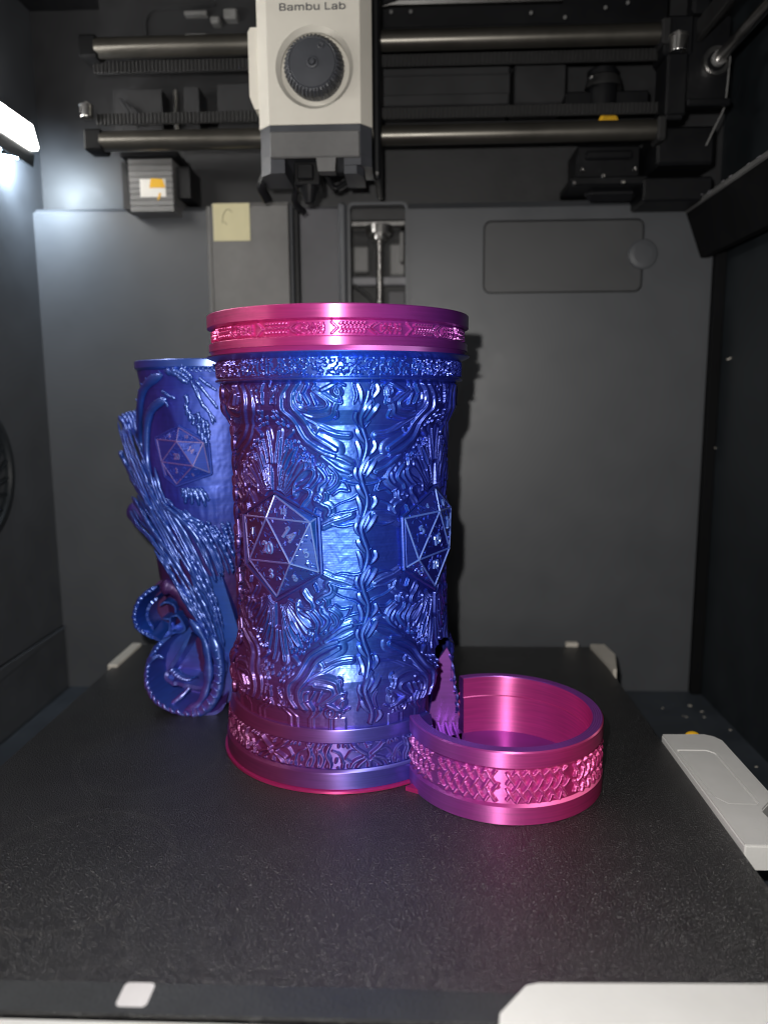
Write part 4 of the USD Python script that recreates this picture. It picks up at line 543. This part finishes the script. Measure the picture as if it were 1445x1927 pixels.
FACES = [('A', 'D', 'C'), ('A', 'C', 'B'), ('T', 'A', 'B'), ('T', 'UL', 'A'), ('UL', 'D', 'A'), ('UL', 'LL', 'D'), ('D', 'LL', 'Bt'), ('D', 'Bt', 'C'), ('C', 'Bt', 'LR'), ('C', 'LR', 'B'), ('B', 'LR', 'UR'), ('T', 'B', 'UR')]
def die(parent, P, out, words, hts, matname):
    """P: corner name -> point; out: outward direction; words: face index -> (number, turn)"""
    keys = list(P); C = np.mean([P[k] for k in keys], 0); back = {k: P[k]-out*6 for k in keys}
    v, f = [], []
    for fc in FACES:
        p = [P[k] for k in fc]
        if np.cross(p[1]-p[0], p[2]-p[0]) @ out < 0: p = [p[0], p[2], p[1]]
        f.append([len(v), len(v)+1, len(v)+2]); v += p
    ring = ['T', 'UR', 'LR', 'Bt', 'LL', 'UL']
    for a, b in zip(ring, ring[1:]+ring[:1]):
        i = len(v); v += [P[a], P[b], back[b], back[a]]; f += [[i, i+2, i+1], [i, i+3, i+2]]
    d = obj('die_medallion', trimesh.Trimesh(np.array(v), np.array(f), process=False), matname, parent)
    rm = []
    for a, b in zip(ring, ring[1:]+ring[:1]):
        A_, B_ = C+(P[a]-C)*1.07-out*.2, C+(P[b]-C)*1.07-out*.2; rm.append(sweep([A_, B_], .62, 4, 6)); rm.append(sweep([P[a]+out*.1, P[b]+out*.1], .22, 3, 6))
    obj('frame', cat(*rm), matname, d)
    E = {tuple(sorted(e)) for fc in FACES for e in zip(fc, fc[1:]+fc[:1])} - {tuple(sorted(e)) for e in zip(ring, ring[1:]+ring[:1])}
    obj('edge_bead', cat(*[sweep([P[a], P[b]], .38*hts, 3, 6) for a, b in sorted(E)]), 'highlight_silk', d)
    z = np.array([0, 0, 1.]); rgd = np.random.default_rng(7)
    for i, (word, size, turn) in words.items():
        p = [P[k] for k in FACES[i]]; c = np.mean(p, 0); n = np.cross(p[1]-p[0], p[2]-p[0]); n /= np.linalg.norm(n); n = n if n@out > 0 else -n
        y = z-n*(z@n); y /= np.linalg.norm(y); x = np.cross(y, n); t_ = math.radians(turn); x, y = x*math.cos(t_)+y*math.sin(t_), y*math.cos(t_)-x*math.sin(t_)
        H_, adv, parts_ = size*hts, .68, []
        for ci, ch in enumerate(word):
            for st_ in DIGITS[ch]:
                g = np.array(st_, float); u = (g[:, 0]*.52+(ci-(len(word)-1)/2)*adv)*H_; w_ = g[:, 1]*H_*.5
                parts_.append(sweep(c + u[:, None]*x + w_[:, None]*y + .35*n, .17*H_, 4*len(g), 6, 1.0, n))
        obj('number', cat(*parts_), 'highlight_silk', d, smooth=40)
        e = [np.linalg.norm(p[1]-p[0]), np.linalg.norm(p[2]-p[0])]; sw = []                   # leaf scratches round the number
        for k in range(20):
            a, b = rgd.dirichlet([.8, .8, .8])[:2]; s = .86*(p[0]*a+p[1]*b+p[2]*(1-a-b))+.14*c
            if np.linalg.norm(s-c) < size*hts*.62*(.8+.3*len(word)): continue
            q = rgd.uniform(0, 2*PI); dr = x*math.cos(q)+y*math.sin(q); sw.append(sweep([s-dr*.8, s+n*.1+y*.35-x*.2, s+dr*.8], .27, 6, 5, normal=n))
        if sw: obj('flourish', cat(*sw), matname, d)
    return d
WORDS = [{0: ('20', 3.6, 0), 1: ('14', 3.8, -35), 2: ('18', 1.9, 0), 3: ('6', 1.7, 0), 4: ('7', 2.2, 20), 7: ('3', 2.8, 0), 8: ('8', 2.4, 20), 9: ('5', 2.8, 10)},
         {0: ('15', 3.2, 20), 1: ('2', 3.6, 0), 2: ('12', 2.0, 0), 7: ('10', 2.8, 0), 8: ('17', 2.2, 20), 9: ('19', 2.6, 0), 4: ('5', 2.6, 20), 6: ('11', 2.0, 30), 3: ('4', 1.7, 0)}]
for k in range(4):
    a0 = DIE0+90*k
    P = {n: surf(a0+a, MZ+z, h+.25) if True else 0 for n, (a, z, h) in DIE.items()}
    out = np.array([math.cos(math.radians(a0)), math.sin(math.radians(a0)), 0]); die(mug, P, out, WORDS[k % 2], 1.0, 'blue_silk')
# ---------------------------------------------------------------- the round tray
TX, TY, A0, A1 = 61.4, 113.73, -168.0, 114.0
tray = thing('dice_tray', 'round magenta printed tray with a woven lattice band, open towards the tankard', 'tray', (TX, TY, 0))
lat = Relief(0, 24, 0, 12, .07)                                    # one lattice panel, 21.5 mm long
S = 3.55; strokes = []
for k in range(-4, 8):
    for s in (1, -1):
        x0 = k*S if s > 0 else k*S+11*.62
        strokes.append([(x0, .8), (x0+s*11*.62, 11.2)])
for q in strokes:
    a, b = np.array(q[0], float), np.array(q[1], float); m = []
    for t in np.linspace(0, 1, 40):
        p = a+(b-a)*t
        if .4 <= p[0] <= 21.6: m.append(p)
    if len(m) > 4:
        n = len(m)
        for i in range(n-1):
            up = .5+.5*math.cos(2*PI*(m[i][1]-.8-5.5)/(S/.62) + (0 if q[1][0] > q[0][0] else PI)); lat.stroke([m[i], m[i+1]], .58, .45+.85*up, 2, soft=.7)
KT = 34.2*PI/180
def tray_relief(A, Z):
    x = ((A-(-136)) % 40.5)*KT; z = Z-7.0; return np.where((z > 0) & (z < 12), lat(np.clip(x, 0, 23.9), np.clip(z, 0, 11.9))*np.clip(z/.6, 0, 1)*np.clip((11.6-z)/.6, 0, 1), 0)
AT = np.linspace(A0, A1, 560)
zt, rt = dense([(0, 35.2), (.2, 35.5), (6.2, 35.5), (7.0, 34.4), (18.4, 34.0), (19.3, 34.9), (19.6, 35.2), (24.6, 35.2), (25.1, 34.8)], .18, 7, 18.4)
obj('outer_wall', shell(zt, rt, tray_relief, AT, (TX, TY)), 'tray_silk', tray, smooth=35)
tp = [(34.8, 25.1)] + [(34.8-.36*k, 25.1+(.09 if k % 2 else -.03)) for k in range(1, 10)] + [(31.4, 24.9)]
obj('top_rim', lathe(tp, 220, (TX, TY), a0=A0, a1=A1), 'tray_violet', tray, smooth=False)
obj('inner_wall', lathe([(31.4, 24.9), (31.2, 24.5), (31.2, 17.2), (30.9, 16.9), (30.7, 2), (30.7, 1)], 220, (TX, TY), a0=A0, a1=A1), 'tray_silk', tray, smooth=35)
sec = [(30.7, 1), (35.4, 0), (35.5, 6.2), (34.4, 7.2), (34.2, 10), (34.9, 12), (34.0, 14), (34.6, 16), (34.0, 18.4), (35.2, 19.6), (35.2, 24.6), (34.8, 25.1), (31.4, 24.9), (31.2, 17.2), (30.8, 16.8)]
for a in (A0, A1):
    t_ = math.radians(a); v2, f2 = trimesh.creation.triangulate_polygon(Polygon(sec), engine='earcut'); obj('cut_face', (np.stack([TX+v2[:, 0]*math.cos(t_), TY+v2[:, 0]*math.sin(t_), v2[:, 1]], 1), np.vstack([f2, f2[:, ::-1]])), 'tray_violet', tray)
obj('tray_floor', prism(Point(TX, TY).buffer(31.0, quad_segs=32).difference(Point(MX, MY).buffer(34)), .4, 2.0), 'tray_violet', tray)
# ---------------------------------------------------------------- the handle piece behind
HX, HY = -64.0, 203.0
hd = thing('scroll_tower', 'blue printed tower with feather strands, a die and rolled scrolls, behind the tankard', 'printed tower', (HX, HY, 0))
HA = np.linspace(-180, 180, 240, endpoint=False); HZ = np.linspace(0, 150.2, 260)
HR = np.interp(HZ, [0, 30, 52, 75, 95, 130, 142, 147, 150.2], [25, 26, 28.6, 31, 32.4, 33, 32.8, 33.6, 34.2])
def hrel(A, Z):
    q = np.stack([A*.12, Z*.05, A*0], -1); w = np.clip((Z-104)/8, 0, 1)*np.clip((146-Z)/6, 0, 1)*np.clip(1-((A+118)/30)**4, 0, 1)
    scoop = -3.2*w*np.clip(1-((A+128)/22)**2-((Z-122)/17)**2, 0, 1); return .35*(meshkit.fbm(q*6, 3, 2)-.5) + .5*np.clip(meshkit.noise(q*np.array([5, 2.5, 1]), 4)-.62, 0, 1)*2*(Z < 100) + scoop
obj('column', shell(HZ, HR, hrel, HA, (HX, HY)), 'handle_dark', hd, smooth=True)
obj('rim', lathe([(33.6, 150.0), (34.6, 150.9), (35.2, 151.4), (35.2, 154.2), (34.9, 154.6), (31, 154.6), (30.6, 150)], 120, (HX, HY)), 'handle_silk', hd, smooth=35)
HB = 'handle_silk'; rg = np.random.default_rng(9)
out2 = np.array([-.45, -.9, 0]); out2 /= np.linalg.norm(out2)
def strand(pts, r0, r1, n=26, bump=.28, lift=1.2):
    pts = np.array(pts, float)+out2*lift; ph = rg.uniform(0, 6)
    m = sweep(pts, lambda s: taper(r0, r1)(s)*(1+bump*math.sin(34*s+ph)*.5+bump*math.sin(13*s+2*ph)*.5), n, 8, .8, out2)
    m.vertices = m.vertices + (meshkit.noise(m.vertices*1.1, 6)[:, None]-.5)*.35*out2; return m
for k, s in enumerate(STRANDS):
    q = np.array(s, float); dv = (q[-1]-q[0])/np.linalg.norm(q[-1]-q[0]); sd = np.cross(dv, out2)
    for j, (off, r0, lf) in enumerate(((0, 1.15, 1.5+.8*(k % 3)), (1.5, .9, .8+.6*(k % 2)), (-1.4, .85, .6+.5*((k+1) % 2)), (.7, .6, 2.2+.5*(k % 3)))):
        t0, t1 = rg.uniform(0, .12), rg.uniform(.86, 1.0); qq = spline(q, 24)[int(24*t0):max(4, int(24*t1))] + sd*off*rg.uniform(.8, 1.25)
        obj('feather', strand(qq[::3] if len(qq) > 9 else qq, r0, r0*.6, n=34, bump=.45, lift=lf), HB, hd, smooth=True)
tip = np.array(STRANDS[0][0], float)
for k in range(7): obj('feather_tip', strand([tip+[1.5*k-1, .6*k, 2.0+1.1*k-.5*k*k*.3], tip+[1.2*k+1.6, .6*k+.3, -2.2+1.0*k], tip+[1.0*k+3.4, .6*k+.6, -9+.6*k]], 1.25, .8, 12), HB, hd, smooth=True)
lump = trimesh.creation.icosphere(3, 5.2); lump.vertices = lump.vertices*[1.2, .9, 1.1]+np.array(STRANDS[4][0])+[3.2, 1.5, -2.6]; obj('knuckle', lump, 'handle_dark', hd, smooth=True)
for nme, pts in ARCHES.items():
    big = nme.startswith('arch'); obj('horn' if big else ('crest_leaf' if 'crest' in nme else 'leaf_line'), strand(pts, *((2.3, 1.5) if big else (1.6, .9) if 'crest' in nme else (.95, .7)), lift=.6, bump=.08 if big else .2, n=36), HB, hd, smooth=True)
for k in range(13):
    a = k/12; p = spline(ARCHES['arch'], 13)[k]; 
    if k < 9: obj('hair', strand([p, p+[-1.6-.4*(k % 2), 0, .6+1.4*(1-a)]], .5, .25, 6), HB, hd)
for p in TUFT: obj('tuft_leaf', strand([p, np.array(p)+[.9, -.3, -2.6], np.array(p)+[.4, -.4, -5.2]], 1.3, .8, 10, lift=.5), HB, hd, smooth=True)
for s in TUFT_LOW: obj('tuft_leaf', strand([s[0], (np.array(s[0])+s[1])/2+[.6, -.6, 0], s[1]], 1.3, .8, 12, lift=.4), HB, hd, smooth=True)
for k in range(10):
    p = np.array(ARCHES['crest3'][0])+[1.9*k, .55*k*.2, .6+.25*(k % 3)]; obj('crest_curl', strand([p+[0, -.4, 1.6], p+[1.4, -.6, .4], p+[.5, -.6, -1.4], p+[2.2, -.5, -2.6]], .55, .4, 12, lift=.9), HB, hd, smooth=True)
HP = {k: np.array(v) for k, v in HANDLE_DIE.items()}
dC = np.mean([HP[k] for k in ('T', 'UL', 'LL', 'Bt', 'LR', 'UR')], 0); ho = np.array([dC[0]-HX, dC[1]-HY, 0]); ho /= np.linalg.norm(ho)
die(hd, {k: v+ho*.6 for k, v in HP.items()}, ho, {0: ('20', 2.6, 0), 1: ('14', 2.6, -35), 2: ('18', 1.6, 0), 3: ('6', 1.6, 0), 8: ('8', 1.6, 20), 7: ('3', 2.2, 0)}, .85, 'handle_dark')
# scrolls at the foot: rolled ribbons with ragged front edges, and the ridged tail
def ribbon(pts, depth, thick, n=60, rag=.5, slope=0.0):
    """band that follows pts (seen from the front) and runs back by depth"""
    p = spline(pts, n); t = np.gradient(p, axis=0); nr = np.stack([t[:, 2], 0*t[:, 0], -t[:, 0]], 1); nr /= np.linalg.norm(nr, axis=1, keepdims=True)+1e-9
    s = np.linspace(0, 1, n); rg_ = rag*(meshkit.noise(np.stack([s*n*.35, s*0, s*0], -1), 5)-.5); th_ = thick*np.clip(np.minimum(s, 1-s)/.06, .25, 1)
    rows = []
    for y, k, f in ((0, 1, .75), (-.7, .5, 1.25), (-.7, -.5, 1.25), (0, -1, .75), (depth, -1, 1), (depth, 1, 1)):
        sh = slope*(1 if y > 1 else 0); rows.append(p + nr*(th_*k*.5*f)[:, None] - nr*sh + np.array([0, 1, 0])*(y+rg_)[:, None])
    v = np.stack(rows, 1).reshape(-1, 3); g = grid_faces(n, 6, False); i = np.arange(n-1)
    g2 = np.concatenate([np.stack([i*6+5, (i+1)*6+5, (i+1)*6], 1), np.stack([i*6+5, (i+1)*6, i*6], 1)])
    return trimesh.Trimesh(v, np.vstack([g, g2]), process=False)
big = obj('scroll', ribbon(CURL_OUTER + [[-58, 162, 1.2], [-53.5, 162, 6.0]], 20, 2.4, rag=.9, slope=3.0), HB, hd, smooth=40)
obj('inner_curl', ribbon(CURL_UPPER[:4] + [[-81.5, 167, 15.0], [-78.5, 166.5, 12.6]] + CURL_INNER[4:] + [[-58.5, 166, 13], [-54.5, 166, 20], [-56, 166, 27]], 14, 2.6, rag=1.0, slope=1.5), HB, big, smooth=40)
obj('scroll_floor', trimesh.Trimesh(*(lambda m: (m.vertices, m.faces))(prism_y(Polygon([(p[0], p[2]) for p in CURL_OUTER] + [(-52, 8), (-51, 24), (-58, 36), (-68, 38)]).buffer(1.5), 178, 180))), 'handle_silk', big)
obj('scroll_lip', strand([(-86.5, 160.5, 24), (-84.2, 160, 26.6), (-81.6, 160, 27.4), (-79.4, 160, 26.2)], 1.2, .8, 14, lift=.2), HB, big, smooth=True)
obj('scroll_fold', strand([(-79.5, 165, 3.2), (-75, 167, 6.4), (-71.5, 169, 10), (-69.4, 170, 11.4), (-66, 170, 10.6)], 1.2, .9, 16, lift=0), HB, big, smooth=True)
for k in range(9):
    a = k/8; obj('scroll_rib', strand([(-79.5+1.2*k, 164.5-.2*k, 18.5-1.0*k+.08*k*k), (-77.2+1.1*k, 165.5, 19.5-1.1*k+.08*k*k), (-75+1.0*k, 168, 18.2-1.0*k+.08*k*k)], 1.0, .6, 9, lift=.4), HB, big, smooth=True)
co_ = spline(CURL_OUTER, 60)
for k in range(6, 56, 3):
    d_ = co_[k+1]-co_[k-1]; d_ /= np.linalg.norm(d_); nn = np.array([d_[2], 0, -d_[0]]); w_ = .9+.5*rg.uniform()
    obj('scroll_tuft', strand([co_[k]-nn*1.2+[0, -.6, 0], co_[k]+d_*1.8-nn*.3+[0, -1.3, 0], co_[k]+d_*rg.uniform(3.0, 6.0)+nn*rg.uniform(-.2, .7)*w_+[0, -.4, 0]], 1.1*w_, .5, 8, .3, 0), HB, big, smooth=True)
cs_ = spline(CURL_SMALL, 44)
small = obj('scroll', ribbon(CURL_SMALL, 15, 2.4, rag=.9, slope=2.2), HB, hd, smooth=40)
for k in range(3, 39, 3):
    d_ = cs_[k+1]-cs_[k-1]; d_ /= np.linalg.norm(d_); nn = np.array([d_[2], 0, -d_[0]]); w_ = .8+.5*rg.uniform()
    obj('scroll_tuft', strand([cs_[k]-nn*1.1+[0, -.6, 0], cs_[k]+d_*.6+[0, -1.3, 0], cs_[k]+d_*rg.uniform(2.5, 4.5)+nn*rg.uniform(-.2, .6)*w_+[0, -.4, 0]], 1.0*w_, .5, 8, .3, 0), HB, small, smooth=True)
obj('inner_curl', ribbon(CURL_SMALL_IN, 10, 2.0, rag=.8), HB, small, smooth=40); obj('curl_eye', ribbon(CURL_SMALL_EYE + [[-80.5, 176, 39.5], [-85, 176, 39.8]], 8, 1.3, 40, .4), HB, small, smooth=40)
obj('curl_hole', ribbon(CURL_SMALL_HOLE, 6, 1.3, 40, .3), HB, small); obj('curl_top', strand(CURL_SMALL_TOP, 3.4, 2.6, 24, lift=0), 'handle_dark', small, smooth=True)
obj('scroll_floor', prism_y(Polygon([(p[0], p[2]) for p in CURL_SMALL] + [(-72, 32), (-68, 42), (-76, 54)]).buffer(.8), 186, 188), 'handle_dark', small)
obj('tail_ridge', strand(TAIL_RIDGES[0], 2.1, 2.0, 50, .3, .8), HB, hd, smooth=True); obj('tail_ridge', strand(TAIL_RIDGES[1], 2.9, 2.4, 60, .1, .3), HB, hd, smooth=True)
tp_ = spline(TAIL_RIDGES[1], 40)
for k in range(5, 38, 3):
    d = tp_[k+1]-tp_[k-1]; d /= np.linalg.norm(d); w = np.cross(d, [0, 1, 0]); obj('tail_scale', strand([tp_[k]-w*2.6, tp_[k]+np.array([0, -2.4, 0]), tp_[k]+w*2.6], .62, .6, 8, .2, .4), HB, hd, smooth=True)
obj('tail_web', prism_y(Polygon([(-70, 60), (-56, 60), (-48, 30), (-50, 4), (-58, 0), (-60, 20), (-64, 36)]), 172, 190), 'handle_silk', hd)
